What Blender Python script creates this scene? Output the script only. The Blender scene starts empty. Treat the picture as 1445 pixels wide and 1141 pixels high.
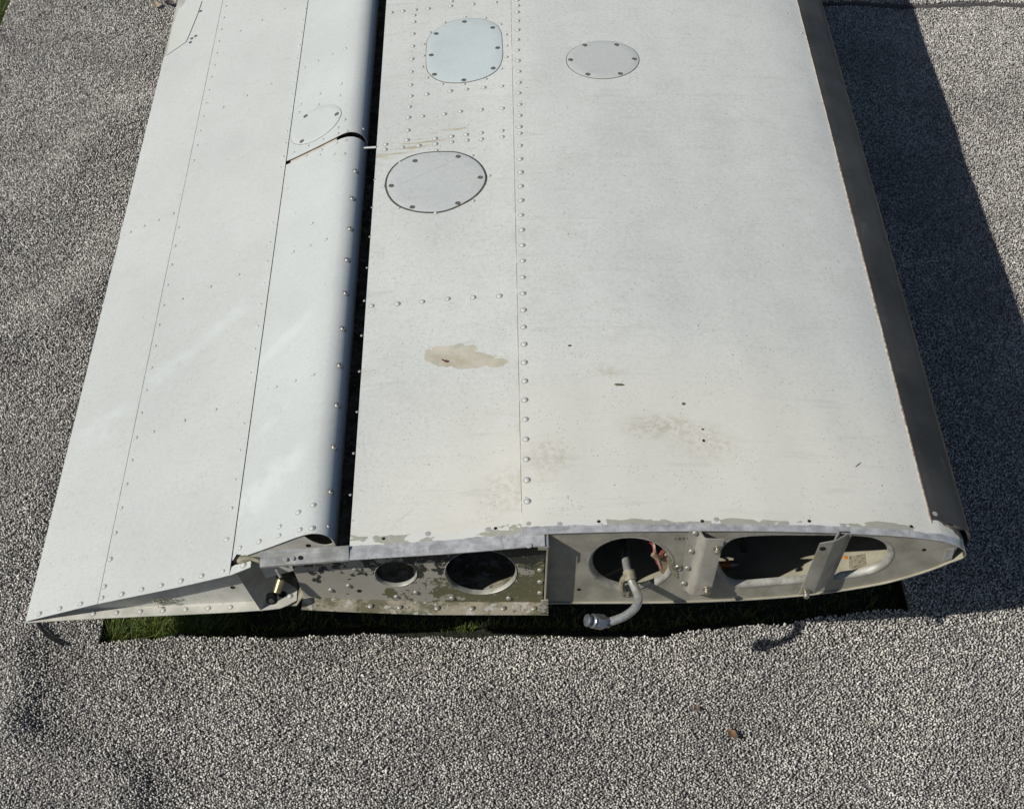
import bpy, bmesh, math, random
import numpy as np
from mathutils import Vector, Matrix, noise as mnoise
random.seed(7); rng = np.random.default_rng(11)
SC = bpy.context.scene
COL = SC.collection

# ------------------------------------------------------------------ camera, sky, sun, exposure
F = 2154.15; PC = math.cos(math.radians(46.5)); PS = math.sin(math.radians(46.5))
CAM = Vector((0.0, -1.35588, 0.38 + 1.68303))          # origin: ground under the wing root
cd = bpy.data.cameras.new('camera'); cam = bpy.data.objects.new('camera', cd); COL.objects.link(cam)
cam.location = CAM; cam.rotation_euler = (math.radians(90 - 46.5), 0, 0)
cd.sensor_width = 36; cd.lens = 36 * F / 1445; cd.shift_x = 37.5 / 1445; cd.clip_start = .02; cd.clip_end = 200
SC.camera = cam
SUN = Vector((-1.07, -.54, 1.0)).normalized()
w = bpy.data.worlds.new("World"); SC.world = w; w.use_nodes = True
nt = w.node_tree; bg = nt.nodes['Background']; sky = nt.nodes.new('ShaderNodeTexSky')
sky.sky_type = 'NISHITA'; sky.sun_disc = False
sky.sun_elevation = math.asin(SUN.z); sky.sun_rotation = math.atan2(SUN.x, SUN.y)
sky.air_density = 1.0; sky.dust_density = 0.6; sky.ozone_density = 1.5
nt.links.new(sky.outputs[0], bg.inputs[0]); bg.inputs[1].default_value = 0.064
ld = bpy.data.lights.new('sun', 'SUN'); ld.energy = 4.9; ld.angle = math.radians(.53); ld.color = (1, .965, .895)
sun = bpy.data.objects.new('sun', ld); COL.objects.link(sun)
sun.rotation_euler = SUN.to_track_quat('Z', 'Y').to_euler(); sun.location = (-3, -2, 4)
SC.view_settings.view_transform = 'Standard'; SC.view_settings.look = 'None'
SC.view_settings.exposure = -0.27; SC.view_settings.gamma = 1

# ------------------------------------------------------------------ measuring helpers: a line of sight of the survey view met with a surface
def ray(px, py):
    return Vector(((px - 685) / F, PC + PS * (570 - py) / F, -PS + PC * (570 - py) / F))
def on_y(px, py, Y):
    d = ray(px, py); return CAM + d * ((Y - CAM.y) / d.y)
def on_z(px, py, Z=0.0):
    d = ray(px, py); return CAM + d * ((Z - CAM.z) / d.z)
def on_f(px, py, fz):
    z = .35
    for _ in range(30):
        p = on_z(px, py, z); z = .5 * z + .5 * fz(p.x, p.y)
    return on_z(px, py, z)
def lerp(pts):
    xs = np.array([p[0] for p in pts]); zs = np.array([p[1] for p in pts])
    fx = np.linspace(xs[0], xs[-1], 400); fz = np.interp(fx, xs, zs)
    return fx, fz
def smooth_fn(pts, win=25):
    fx, fz = lerp(pts)
    pad = win; k = np.ones(win) / win
    a = np.concatenate([2 * fz[0] - fz[1:pad + 1][::-1], fz, 2 * fz[-1] - fz[-pad - 1:-1][::-1]])
    s = np.convolve(a, k, 'same')[pad:-pad]
    return lambda x: float(np.interp(x, fx, s))

# ------------------------------------------------------------------ object helpers
def link(name, me, mats=(), parent=None):
    o = bpy.data.objects.new(name, me); COL.objects.link(o)
    for m in (mats if isinstance(mats, (list, tuple)) else [mats]):
        me.materials.append(m)
    if parent is not None: o.parent = parent
    return o
def thing(name, label, cat, loc=(0, 0, 0)):
    o = bpy.data.objects.new(name, None); COL.objects.link(o); o.location = loc
    o['label'] = label; o['category'] = cat; o.empty_display_size = .05
    return o
def mesh(name, V, Fc, smooth=True, mi=None, angle=35):
    me = bpy.data.meshes.new(name); me.from_pydata([tuple(v) for v in V], [], Fc); me.update()
    if mi is not None: me.polygons.foreach_set('material_index', mi)
    if smooth:
        me.shade_smooth(); me.set_sharp_from_angle(angle=math.radians(angle))
    return me
def sheet(name, G, th=.0012, mats=(), parent=None, smooth=True):
    """G: grid [i][j] of outer-surface points; thickness goes to the back side"""
    A = np.array([[tuple(p) for p in r] for r in G], float); ni, nj = A.shape[:2]
    du = np.gradient(A, axis=0); dv = np.gradient(A, axis=1); N = np.cross(du, dv)
    N /= (np.linalg.norm(N, axis=2, keepdims=True) + 1e-12)
    B = A - N * th
    V = list(A.reshape(-1, 3)) + list(B.reshape(-1, 3)); n = ni * nj; Fc = []; mi = []
    for i in range(ni - 1):
        for j in range(nj - 1):
            a, b, c, d = i * nj + j, (i + 1) * nj + j, (i + 1) * nj + j + 1, i * nj + j + 1
            Fc.append((a, b, c, d)); mi.append(0)
            Fc.append((n + d, n + c, n + b, n + a)); mi.append(1 if len(mats) > 1 else 0)
    loop = [i * nj for i in range(ni)] + [(ni - 1) * nj + j for j in range(1, nj)] + [i * nj + nj - 1 for i in range(ni - 2, -1, -1)] + [j for j in range(nj - 2, 0, -1)]
    base = len(V)
    for k in loop: V.append(V[k])
    for k in loop: V.append(V[n + k])
    L = len(loop)
    for k in range(L):
        Fc.append((base + (k + 1) % L, base + k, base + L + k, base + L + (k + 1) % L)); mi.append(2 if len(mats) > 2 else 0)
    return link(name, mesh(name, V, Fc, smooth, mi, 60), list(mats), parent)
def extr(prof, ys, skew=0.0):
    return [[(x + skew * y, y, z) for y in ys] for x, z in prof]
def prism(name, poly, nrm, depth, mats, parent=None, smooth=False):
    """polygon of points pushed along nrm*depth"""
    n = len(poly); d = Vector(nrm) * depth
    V = [Vector(p) for p in poly] + [Vector(p) + d for p in poly]
    bm = bmesh.new(); vs = [bm.verts.new(v) for v in V]
    bm.faces.new(vs[:n]); bm.faces.new(list(reversed(vs[n:])))
    for i in range(n): bm.faces.new((vs[(i + 1) % n], vs[i], vs[n + i], vs[n + (i + 1) % n]))
    bmesh.ops.recalc_face_normals(bm, faces=bm.faces)
    me = bpy.data.meshes.new(name); bm.to_mesh(me); bm.free()
    if smooth: me.shade_smooth(); me.set_sharp_from_angle(angle=math.radians(35))
    return link(name, me, mats, parent)
def tube(path, rad, seg=14, cap=True, bm=None):
    own = bm is None
    if own: bm = bmesh.new()
    path = [Vector(p) for p in path]; rs = rad if isinstance(rad, (list, tuple)) else [rad] * len(path)
    rings = []; up = Vector((0.13, 0.2, 1)).normalized()
    for i, p in enumerate(path):
        t = (path[min(i + 1, len(path) - 1)] - path[max(i - 1, 0)]).normalized()
        s = t.cross(up)
        if s.length < 1e-3: s = t.cross(Vector((1, 0, 0)))
        s.normalize(); u = s.cross(t).normalized(); up = u
        rings.append([bm.verts.new(p + (s * math.cos(a) + u * math.sin(a)) * rs[i]) for a in [2 * math.pi * k / seg for k in range(seg)]])
    for a, b in zip(rings, rings[1:]):
        for k in range(seg): bm.faces.new((a[k], a[(k + 1) % seg], b[(k + 1) % seg], b[k]))
    if cap: bm.faces.new(list(reversed(rings[0]))); bm.faces.new(rings[-1])
    if own: bmesh.ops.recalc_face_normals(bm, faces=bm.faces)
    return bm
def bm_obj(name, bm, mats, parent=None, smooth=True, angle=40):
    bmesh.ops.recalc_face_normals(bm, faces=bm.faces)
    me = bpy.data.meshes.new(name); bm.to_mesh(me); bm.free()
    if smooth: me.shade_smooth(); me.set_sharp_from_angle(angle=math.radians(angle))
    return link(name, me, mats, parent)
def spline(P, n=8, closed=False):
    P = [Vector(p) for p in P]; out = []; N = len(P)
    for i in range(N if closed else N - 1):
        if closed: a, b, c, d = P[i - 1], P[i], P[(i + 1) % N], P[(i + 2) % N]
        else: a, b, c, d = P[max(i - 1, 0)], P[i], P[i + 1], P[min(i + 2, N - 1)]
        for k in range(n):
            t = k / n
            out.append(.5 * ((2 * b) + (c - a) * t + (2 * a - 5 * b + 4 * c - d) * t * t + (3 * b - a - 3 * c + d) * t ** 3))
    if not closed: out.append(P[-1])
    return out
def orient(o, p, n, s=1.0, spin=0.0):
    q = Vector(n).to_track_quat('Z', 'Y')
    o.matrix_local = Matrix.Translation(Vector(p)) @ q.to_matrix().to_4x4() @ Matrix.Rotation(spin, 4, 'Z') @ Matrix.Scale(s, 4)
def lathe_mesh(name, prof, seg=14):
    bm = bmesh.new(); rings = []
    for r, z in prof:
        if r < 1e-7: rings.append([bm.verts.new((0, 0, z))])
        else: rings.append([bm.verts.new((r * math.cos(2 * math.pi * k / seg), r * math.sin(2 * math.pi * k / seg), z)) for k in range(seg)])
    for a, b in zip(rings, rings[1:]):
        for k in range(seg):
            if len(b) == 1: bm.faces.new((a[k], a[(k + 1) % seg], b[0]))
            elif len(a) == 1: bm.faces.new((a[0], b[(k + 1) % seg], b[k]))
            else: bm.faces.new((a[k], a[(k + 1) % seg], b[(k + 1) % seg], b[k]))
    me = bpy.data.meshes.new(name); bm.to_mesh(me); bm.free(); me.shade_smooth(); me.set_sharp_from_angle(angle=math.radians(50))
    return me

# ------------------------------------------------------------------ material helpers
class NT:
    def __init__(s, name, rough=.5, metal=0.0, spec=.5):
        s.m = bpy.data.materials.new(name); s.m.use_nodes = True; s.t = s.m.node_tree; s.N = s.t.nodes; s.L = s.t.links
        s.b = s.N['Principled BSDF']; s.b.inputs['Roughness'].default_value = rough; s.b.inputs['Metallic'].default_value = metal
        s.b.inputs['Specular IOR Level'].default_value = spec
        s.tc = s.N.new('ShaderNodeTexCoord'); s.o = s.tc.outputs['Object']
        s.sep = None
    def xyz(s):
        if s.sep is None:
            s.sep = s.N.new('ShaderNodeSeparateXYZ'); s.L.new(s.o, s.sep.inputs[0])
        return s.sep.outputs
    def _set(s, i, v):
        if isinstance(v, bpy.types.NodeSocket): s.L.new(v, i)
        else: i.default_value = (v if isinstance(v, (int, float)) else (tuple(v) + (1,) if len(v) == 3 and i.type == 'RGBA' else tuple(v)))
    def math(s, op, a, b=0.0, c=None, clamp=False):
        n = s.N.new('ShaderNodeMath'); n.operation = op; n.use_clamp = clamp
        s._set(n.inputs[0], a); s._set(n.inputs[1], b)
        if c is not None: s._set(n.inputs[2], c)
        return n.outputs[0]
    def noise(s, scale, detail=4, rough=.55, vec=None, dist=0.0, out=0):
        n = s.N.new('ShaderNodeTexNoise'); n.inputs['Scale'].default_value = scale; n.inputs['Detail'].default_value = detail
        n.inputs['Roughness'].default_value = rough; n.inputs['Distortion'].default_value = dist
        s.L.new(vec or s.o, n.inputs['Vector']); return n.outputs[out]
    def voro(s, scale, vec=None, rnd=1.0, feature='F1', out='Distance'):
        n = s.N.new('ShaderNodeTexVoronoi'); n.feature = feature; n.inputs['Scale'].default_value = scale
        n.inputs['Randomness'].default_value = rnd; s.L.new(vec or s.o, n.inputs['Vector']); return n.outputs[out]
    def mapv(s, sc=(1, 1, 1), rot=(0, 0, 0), loc=(0, 0, 0)):
        n = s.N.new('ShaderNodeMapping'); n.inputs['Scale'].default_value = sc; n.inputs['Rotation'].default_value = rot; n.inputs['Location'].default_value = loc
        s.L.new(s.o, n.inputs['Vector']); return n.outputs[0]
    def ramp(s, f, lo, hi):          # smooth 0..1 between lo and hi (lo>hi allowed)
        n = s.N.new('ShaderNodeMapRange'); n.interpolation_type = 'SMOOTHSTEP'
        s._set(n.inputs['Value'], f)
        if lo < hi: n.inputs['From Min'].default_value = lo; n.inputs['From Max'].default_value = hi
        else:
            n.inputs['From Min'].default_value = hi; n.inputs['From Max'].default_value = lo
            n.inputs['To Min'].default_value = 1; n.inputs['To Max'].default_value = 0
        return n.outputs[0]
    def mix(s, f, a, b):
        n = s.N.new('ShaderNodeMix'); n.data_type = 'RGBA'; s._set(n.inputs[0], f); s._set(n.inputs[6], a); s._set(n.inputs[7], b); return n.outputs[2]
    def blob(s, p, rx, ry, rot=0.0, warp=.35, wscale=40, soft=.15):
        """mask 1 inside a ragged ellipse around p (x,y)"""
        x, y, z = s.xyz()
        dx = s.math('SUBTRACT', x, p[0]); dy = s.math('SUBTRACT', y, p[1]); c, sn = math.cos(rot), math.sin(rot)
        u = s.math('DIVIDE', s.math('ADD', s.math('MULTIPLY', dx, c), s.math('MULTIPLY', dy, sn)), rx)
        v = s.math('DIVIDE', s.math('SUBTRACT', s.math('MULTIPLY', dy, c), s.math('MULTIPLY', dx, sn)), ry)
        d = s.math('SQRT', s.math('ADD', s.math('MULTIPLY', u, u), s.math('MULTIPLY', v, v)))
        if warp: d = s.math('ADD', d, s.math('MULTIPLY', s.math('SUBTRACT', s.noise(wscale, 5, .6), .5), warp * 2))
        return s.ramp(d, 1 + soft, 1 - soft)
    def color(s, c): s._set(s.b.inputs['Base Color'], c)
    def set(s, k, v): s._set(s.b.inputs[k], v)
    def bump(s, h, strength=.3, dist=.001):
        n = s.N.new('ShaderNodeBump'); n.inputs['Strength'].default_value = strength; n.inputs['Distance'].default_value = dist
        s._set(n.inputs['Height'], h)
        if hasattr(s, 'lastb'): s.L.new(s.lastb, n.inputs['Normal'])
        s.lastb = n.outputs[0]; s.L.new(n.outputs[0], s.b.inputs['Normal'])

def bare_metal(n):
    """mottled unpainted aluminium colour"""
    a = n.noise(55, 5, .6); b = n.noise(220, 3, .6, n.mapv((1, .25, 1)))
    c = n.mix(n.ramp(a, .35, .65), (.43, .435, .435), (.66, .655, .64))
    return n.mix(n.math('MULTIPLY', n.ramp(b, .55, .7), .5), c, (.3, .3, .29))

def paint(name,  base=(.645, .655, .622), chips=None, stains=(), dirt=1.0, warm=None, rough=.42, waves=1.0, seams=()):
    n = NT(name, rough)
    x, y, z = n.xyz()
    big = n.noise(3.2, 4, .55); mid = n.noise(16, 5, .62); fine = n.noise(380, 3, .6)
    c = n.mix(n.ramp(big, .3, .7), [v * .93 for v in base], [v * 1.03 for v in base])
    c = n.mix(n.math('MULTIPLY', n.ramp(mid, .48, .72), .32 * dirt), c, (.53, .53, .49))
    c = n.mix(n.math('MULTIPLY', n.ramp(fine, .5, .72), .34 * dirt), c, (.42, .42, .38))
    gr_ = n.noise(150, 4, .7)
    c = n.mix(n.math('MULTIPLY', n.ramp(gr_, .50, .66), .30 * dirt), c, (.43, .43, .39))
    c = n.mix(n.math('MULTIPLY', n.ramp(gr_, .46, .34), .35 * dirt), c, [min(1, v * 1.13) for v in base])
    if warm is not None:      # warmer, yellower tint around a place
        m = n.blob(warm[0], warm[1], warm[2], 0, .5, 6, .7)
        c = n.mix(n.math('MULTIPLY', m, .55), c, (.75, .715, .62))
    # faint streaks along the chord and pin-head specks of grit
    st = n.noise(60, 4, .6, n.mapv((.12, 1, 1), (0, 0, .2)))
    c = n.mix(n.math('MULTIPLY', n.ramp(st, .56, .72), .26 * dirt), c, (.46, .46, .41))
    sp = n.math('ADD', n.voro(170), n.math('MULTIPLY', n.math('SUBTRACT', n.noise(420, 2, .6), .5), .35)); gate = n.noise(22, 3, .5)
    c = n.mix(n.math('MULTIPLY', n.math('MULTIPLY', n.ramp(sp, .16, .10), n.ramp(gate, .46, .56)), .7 * dirt), c, (.16, .15, .12))
    sp2 = n.math('ADD', n.voro(31, n.mapv((1, 1, 1), (0, 0, 0), (3.3, 1.7, 0))), n.math('MULTIPLY', n.math('SUBTRACT', n.noise(260, 3, .7), .42), .16))
    c = n.mix(n.math('MULTIPLY', n.ramp(sp2, .062, .03), .7 * dirt), c, (.10, .09, .07))
    # hairline scratches
    sc = n.voro(9, n.mapv((1, 7, 1), (0, 0, .5)), 1, 'DISTANCE_TO_EDGE'); g2 = n.noise(6, 3, .5, n.mapv((1, 1, 1), (0, 0, 0), (5, 2, 1)))
    c = n.mix(n.math('MULTIPLY', n.math('MULTIPLY', n.ramp(sc, .006, .002), n.ramp(g2, .60, .66)), .3 * dirt), c, (.3, .29, .26))
    for sx, swd, sk_ in seams:     # grime gathered along a lap
        d = n.math('ABSOLUTE', n.math('SUBTRACT', n.math('SUBTRACT', x, n.math('MULTIPLY', y, sk_)), sx))
        br = n.noise(14, 5, .7, n.mapv((.2, 1, 1)))
        c = n.mix(n.math('MULTIPLY', n.ramp(d, swd * 7, 0), n.math('MULTIPLY', n.ramp(br, .45, .7), .35)), c, (.36, .33, .26))
        c = n.mix(n.math('MULTIPLY', n.ramp(d, swd, swd * .4), n.ramp(br, .3, .5)), c, (.16, .14, .11))
    for kind, p, rx, ry, rot in stains:
        if kind == 'primer':
            m = n.blob(p, rx, ry, rot, .60, 36, .03); in_ = n.noise(90, 5, .6)
            c = n.mix(n.math('MULTIPLY', m, n.math('ADD', n.math('MULTIPLY', in_, .5), .62)), c, n.mix(n.ramp(n.noise(30, 5, .65), .35, .65), (.43, .395, .295), (.56, .52, .42)))
        elif kind == 'dirt':
            m = n.blob(p, rx, ry, rot, .6, 14, .6); g = n.ramp(n.noise(120, 4, .7), .35, .7)
            c = n.mix(n.math('MULTIPLY', n.math('MULTIPLY', m, g), .42), c, (.40, .36, .25))
            sp3 = n.voro(330)
            c = n.mix(n.math('MULTIPLY', n.math('MULTIPLY', m, n.math('MULTIPLY', n.ramp(sp3, .22, .12), n.ramp(n.noise(45, 3), .48, .6))), .6), c, (.18, .14, .08))
        elif kind == 'green':
            m = n.blob(p, rx, ry, rot, .25, 120, .06); c = n.mix(m, c, (.12, .125, .06))
        elif kind == 'black':
            m = n.blob(p, rx, ry, rot, .3, 200, .12); c = n.mix(m, c, (.03, .025, .02))
        elif kind == 'hair':
            m = n.blob(p, rx, ry, rot, 0, 20, .4); c = n.mix(n.math('MULTIPLY', m, .5), c, (.30, .31, .31))
        elif kind == 'scrape':
            m = n.blob(p, rx, ry, rot, .5, 20, .5); g = n.ramp(n.noise(90, 4, .65, n.mapv((.12, 1.6, 1), (0, 0, -rot))), .46, .60)
            c = n.mix(n.math('MULTIPLY', n.math('MULTIPLY', m, g), .8), c, (.44, .38, .24))
        elif kind == 'clean':
            m = n.blob(p, rx, ry, rot, .5, 12, .5); c = n.mix(n.math('MULTIPLY', m, n.math('MULTIPLY', n.ramp(n.noise(16, 6, .65), .40, .60), .55)), c, (.645, .68, .675))
    met = 0.0; r = n.math('ADD', n.math('MULTIPLY', mid, .22), rough - .1)
    if chips is not None:
        bare_y, prim_y, amt = chips
        wob = n.math('MULTIPLY', n.math('SUBTRACT', n.noise(26, 5, .6), .5), amt)
        t = n.math('ADD', y, wob)
        wob2 = n.math('MULTIPLY', n.math('SUBTRACT', n.noise(17, 3, .5, n.mapv((1, 1, 1), (0, 0, 0), (2.2, 4, 1))), .5), amt * 2.6)
        t2 = n.math('ADD', y, wob2)
        primer = n.mix(n.noise(120, 4, .6), (.30, .30, .245), (.43, .42, .355))
        c = n.mix(n.math('MULTIPLY', n.ramp(t, prim_y + .03, prim_y), n.math('MULTIPLY', mid, .5)), c, (.62, .60, .52))
        c = n.mix(n.ramp(t2, prim_y + .0005, prim_y - .0005), c, primer)
        wn = n.ramp(n.noise(34, 4, .55, n.mapv((.5, 1, 1), (0, 0, 0), (7, 1, 3))), .46, .475)
        c = n.mix(n.math('MULTIPLY', n.ramp(t2, prim_y + .0005, prim_y - .0005), wn), c, (.66, .655, .61))
        mb = n.ramp(t, bare_y + .0006, bare_y - .0006)
        c = n.mix(mb, c, bare_metal(n))
        met = n.math('MULTIPLY', mb, .35); r = n.mix(mb, r, n.ramp(n.noise(70, 4, .6), .2, 1.0))
        n.bump(n.math('MULTIPLY', n.ramp(t2, prim_y - .0005, prim_y + .0005), 1.0), .6, .0004)
        n.set('Metallic', met)
    n.color(c); n.set('Roughness', r)
    if waves: n.bump(n.noise(2.6, 2, .4, n.mapv((1.6, 1, 1))), .85 * waves, .012)
    n.bump(n.noise(500, 2, .5), .12, .0004)
    return n.m

def simple(name, c1, c2, scale=60, rough=.5, metal=0.0, bump=.15, detail=5, bd=.0006, vec=None, specks=0.0):
    n = NT(name, rough, metal); a = n.noise(scale, detail, .62, n.mapv(vec) if vec else None)
    c = n.mix(n.ramp(a, .3, .7), c1, c2)
    if specks:
        c = n.mix(n.math('MULTIPLY', n.ramp(n.voro(190), .2, .1), specks), c, (.05, .045, .035))
    n.color(c); n.bump(n.noise(scale * 4, 3, .6), bump, bd)
    n.set('Roughness', n.math('ADD', n.math('MULTIPLY', a, .3), rough - .15)); return n.m

def on_main(px, py): return on_f(px, py, lambda x, y: ZT(x))

# ------------------------------------------------------------------ wing section (chord along x, span along y)
ZT = smooth_fn([(-.24, .335), (-.20, .339), (-.13, .3462), (-.06, .3532), (.0, .3605), (.055, .3690), (.10, .3732), (.2, .3772), (.3, .3785),
                (.4, .378), (.5, .3738), (.58, .3675), (.62, .3622), (.65, .3545)], 17)
nose_prof = [(.6500, .3555), (.6620, .3505), (.6740, .3440), (.6830, .3375), (.6885, .3305), (.6905, .3230), (.6885, .3160), (.6830, .3115), (.6710, .3035),
             (.6540, .2905), (.633, .277), (.606, .2630), (.579, .2515), (.53, .2370), (.4665, .2235), (.38, .213), (.2805, .2068), (.19, .2055), (.09, .205)]
XS = .0525                      # the lap of the main skin over the rear skin
mp = [(x, ZT(x)) for x in np.linspace(XS, .640, 44)] + [(p.x, p.z) for p in spline([(x, 0, z) for x, z in nose_prof], 4)]
YEND = 2.05
def ylist(a, b, n=40): return [a + (b - a) * i / (n - 1) for i in range(n)]
def ptxy(px, py): p = on_main(px, py); return (p.x, p.y)

WING = thing('airplane_wing', 'detached white aluminium airplane wing lying on grey carpet, its open root end towards the viewer', 'airplane wing')

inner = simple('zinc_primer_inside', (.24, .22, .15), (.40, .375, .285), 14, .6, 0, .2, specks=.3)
shade_in = simple('shade_dark_inside', (.035, .034, .027), (.07, .068, .052), 20, .7)  # inside of the upper skin, interior shade put into its near-black colour
edge_m = simple('cut_aluminium_edge', (.45, .45, .44), (.62, .62, .6), 90, .4, .6)
main_paint = paint('white_paint_main_skin', chips=(.0100, .0185, .012), warm=((.24, .10), .55, .22), stains=[
    ('dirt', ptxy(857, 523), .022, .013, 0), ('green', ptxy(874, 542), .008, .0025, -.1), ('green', ptxy(965, 569), .003, .003, 0),
    ('dirt', ptxy(985, 620), .055, .035, -.5), ('dirt', ptxy(925, 600), .05, .022, 0), ('dirt', ptxy(770, 645), .04, .03, .6),
    ('black', ptxy(992, 605), .0025, .0016, 0), ('black', ptxy(993, 621), .0022, .003, 0), ('black', ptxy(804, 487), .003, .002, 0),
    ('black', ptxy(1211, 655), .0075, .0008, .8)])
rear_paint = paint('white_paint_rear_skin', seams=((XS, .0013, 0),), chips=(.0020, .0200, .014), warm=((.03, .05), .2, .2), stains=[
    ('primer', ptxy(636, 500), .043, .027, -.1), ('primer', ptxy(664, 507), .040, .018, 0), ('dirt', ptxy(703, 509), .026, .022, 0), ('primer', ptxy(700, 510), .016, .010, 0),
    ('scrape', ptxy(580, 203), .085, .016, .42), ('scrape', ptxy(625, 190), .05, .014, .42), ('dirt', ptxy(715, 690), .04, .04, 0),
    ('dirt', ptxy(513, 526), .012, .012, 0)])
kb = next(i for i, q_ in enumerate(mp) if q_[1] < .318 and q_[0] > .6)
sheet('main_skin', extr(mp[:kb + 1], ylist(-.003, YEND)), .0014, [main_paint, shade_in, edge_m], WING)
sheet('lower_main_skin', extr(mp[kb:], ylist(-.003, YEND)), .0014, [main_paint, inner, edge_m], WING)
sheet('rear_skin', [[(x - .008 * y * (1 - (x + .1945) / .278), y, ZT(x - .008 * y * (1 - (x + .1945) / .278)) - .0018) for y in ylist(-.023, YEND)] for x in np.linspace(-.1945, .0835, 40)], .0014, [rear_paint, inner, edge_m], WING)
low_m = NT('dirty_lower_skin', .6)
_n = low_m; _c = _n.mix(_n.ramp(_n.noise(28, 6, .65), .42, .58), (.14, .135, .085), (.33, .30, .23))
_c = _n.mix(_n.ramp(_n.noise(60, 5, .65, _n.mapv((1, 1, 1), (0, 0, 0), (3, 3, 3))), .55, .60), _c, (.42, .41, .38))
_c = _n.mix(_n.math('MULTIPLY', _n.ramp(_n.noise(110, 4, .7), .56, .66), .8), _c, (.06, .05, .03))
_n.color(_c); _n.bump(_n.noise(70, 4), .5, .001); low_m = low_m.m
bot = [(.0935, .2055), (0, .2058), (-.0893, .2062), (-.2076, .2136), (-.272, .2190)]
sheet('lower_skin', extr([(x, z - .0012) for x, z in bot], ylist(-.023, YEND, 12)), .0012, [main_paint, low_m, low_m], WING)
sheet('lower_skin_tongue', [[(x, y, z) for y in ylist(.004, YEND, 8)] for x, z in [(-.272, .2165), (-.284, .192), (-.345, .189)]][::-1], .0012, [low_m, low_m], WING)
# spars and far closing rib
spar_m = simple('shaded_spar_metal', (.03, .032, .03), (.06, .06, .05), 30, .6, .1)  # metal coloured near black to stand for the shade within the wing
def plate_x(name, x, z0, z1, y0, y1, mat, th=.0015):
    return prism(name, [(x, y0, z0), (x, y1, z0), (x, y1, z1), (x, y0, z1)], (1, 0, 0), th, mat, WING)
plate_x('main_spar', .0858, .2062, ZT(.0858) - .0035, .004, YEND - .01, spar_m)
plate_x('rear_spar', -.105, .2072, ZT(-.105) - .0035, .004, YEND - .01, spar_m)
# end plate of the rear box that stands 23 mm proud, with a riveted turned edge
rib_rear_m = NT('flaking_primer_rib', .6)
def patchy(n):
    x, y, z = n.xyz(); a = n.noise(26, 8, .66); b = n.noise(34, 8, .68, n.mapv((1, 1, 1), (0, 0, 0), (4, 2, 7)))
    base = n.mix(n.noise(12, 3), (.25, .232, .20), (.42, .39, .335))
    olive = n.mix(n.noise(80, 3), (.085, .085, .042), (.14, .135, .075))
    ol = n.ramp(n.math('ADD', n.math('ADD', a, n.math('MULTIPLY', n.math('ADD', x, .05), .8)), n.math('MULTIPLY', n.ramp(z, .250, .225), .07)), .515, .528)
    c = n.mix(ol, base, olive)
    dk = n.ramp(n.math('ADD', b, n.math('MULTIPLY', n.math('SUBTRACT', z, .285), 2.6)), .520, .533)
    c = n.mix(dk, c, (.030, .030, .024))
    c = n.mix(n.math('MULTIPLY', n.ramp(n.noise(160, 4, .65), .56, .7), .5), c, (.40, .37, .31))
    n.color(c); n.bump(ol, .5, .0003); n.bump(n.noise(150, 3), .3, .0004)
patchy(rib_rear_m); rib_rear_m = rib_rear_m.m
rib_m = simple('grey_bare_rib', (.285, .265, .22), (.42, .395, .335), 26, .55, .25, .3, specks=.45)
rim_m = simple('worn_rib_rim', (.24, .23, .20), (.42, .41, .37), 60, .5, .2, .25, specks=.4)

def web(name, outline, holes, y, th, mat, parent):
    """flat web in the xz plane with holes; the face at y, thickness towards +y"""
    bm = bmesh.new(); edges = []
    for lp in [outline] + holes:
        vs = [bm.verts.new((p[0], y, p[1])) for p in lp]
        edges += [bm.edges.new((vs[i], vs[(i + 1) % len(vs)])) for i in range(len(vs))]
    bmesh.ops.triangle_fill(bm, use_beauty=True, use_dissolve=False, edges=edges)
    fs = list(bm.faces)
    ext = bmesh.ops.extrude_face_region(bm, geom=fs)
    bmesh.ops.translate(bm, verts=[g for g in ext['geom'] if isinstance(g, bmesh.types.BMVert)], vec=(0, th, 0))
    return bm_obj(name, bm, mat, parent, False)
def flange_ring(name, loop, y, mat, parent, w=.008, deep=.010, out=.004):
    """dished lip round a lightening hole: loop = hole edge of the web"""
    P = [Vector((p[0], 0, p[1])) for p in loop]; n = len(P); c = sum(P, Vector()) / n
    area = sum(P[i].x * P[(i + 1) % n].z - P[(i + 1) % n].x * P[i].z for i in range(n)); sg = 1 if area > 0 else -1
    nr = []
    for i in range(n):
        t = (P[(i + 1) % n] - P[i - 1]).normalized(); nr.append(Vector((-t.z, 0, t.x)) * sg)   # inward
    steps = [(-out, -.0006), (-out * .4, -.0010), (.0, -.0004), (w * .35, deep * .15), (w * .7, deep * .45), (w * .93, deep * .8), (w, deep), (w - .0015, deep + .0002), (w * .6, deep * .6)]
    V = []; Fc = []
    for a, dy in steps:
        for i in range(n): q = P[i] + nr[i] * a; V.append((q.x, y + dy, q.z))
    for k in range(len(steps) - 1):
        for i in range(n): Fc.append((k * n + i, k * n + (i + 1) % n, (k + 1) * n + (i + 1) % n, (k + 1) * n + i) if sg < 0 else (k * n + (i + 1) % n, k * n + i, (k + 1) * n + i, (k + 1) * n + (i + 1) % n))
    return link(name, mesh(name, V, Fc, True, None, 70), mat, parent)
def ell(px, py, rx, ry, Y, n=40, dy=0):
    return [(q.x, q.z) for q in (on_y(px + rx * math.cos(a), py + ry * math.sin(a) + dy * math.cos(a), Y) for a in [2 * math.pi * k / n for k in range(n)])]

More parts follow.
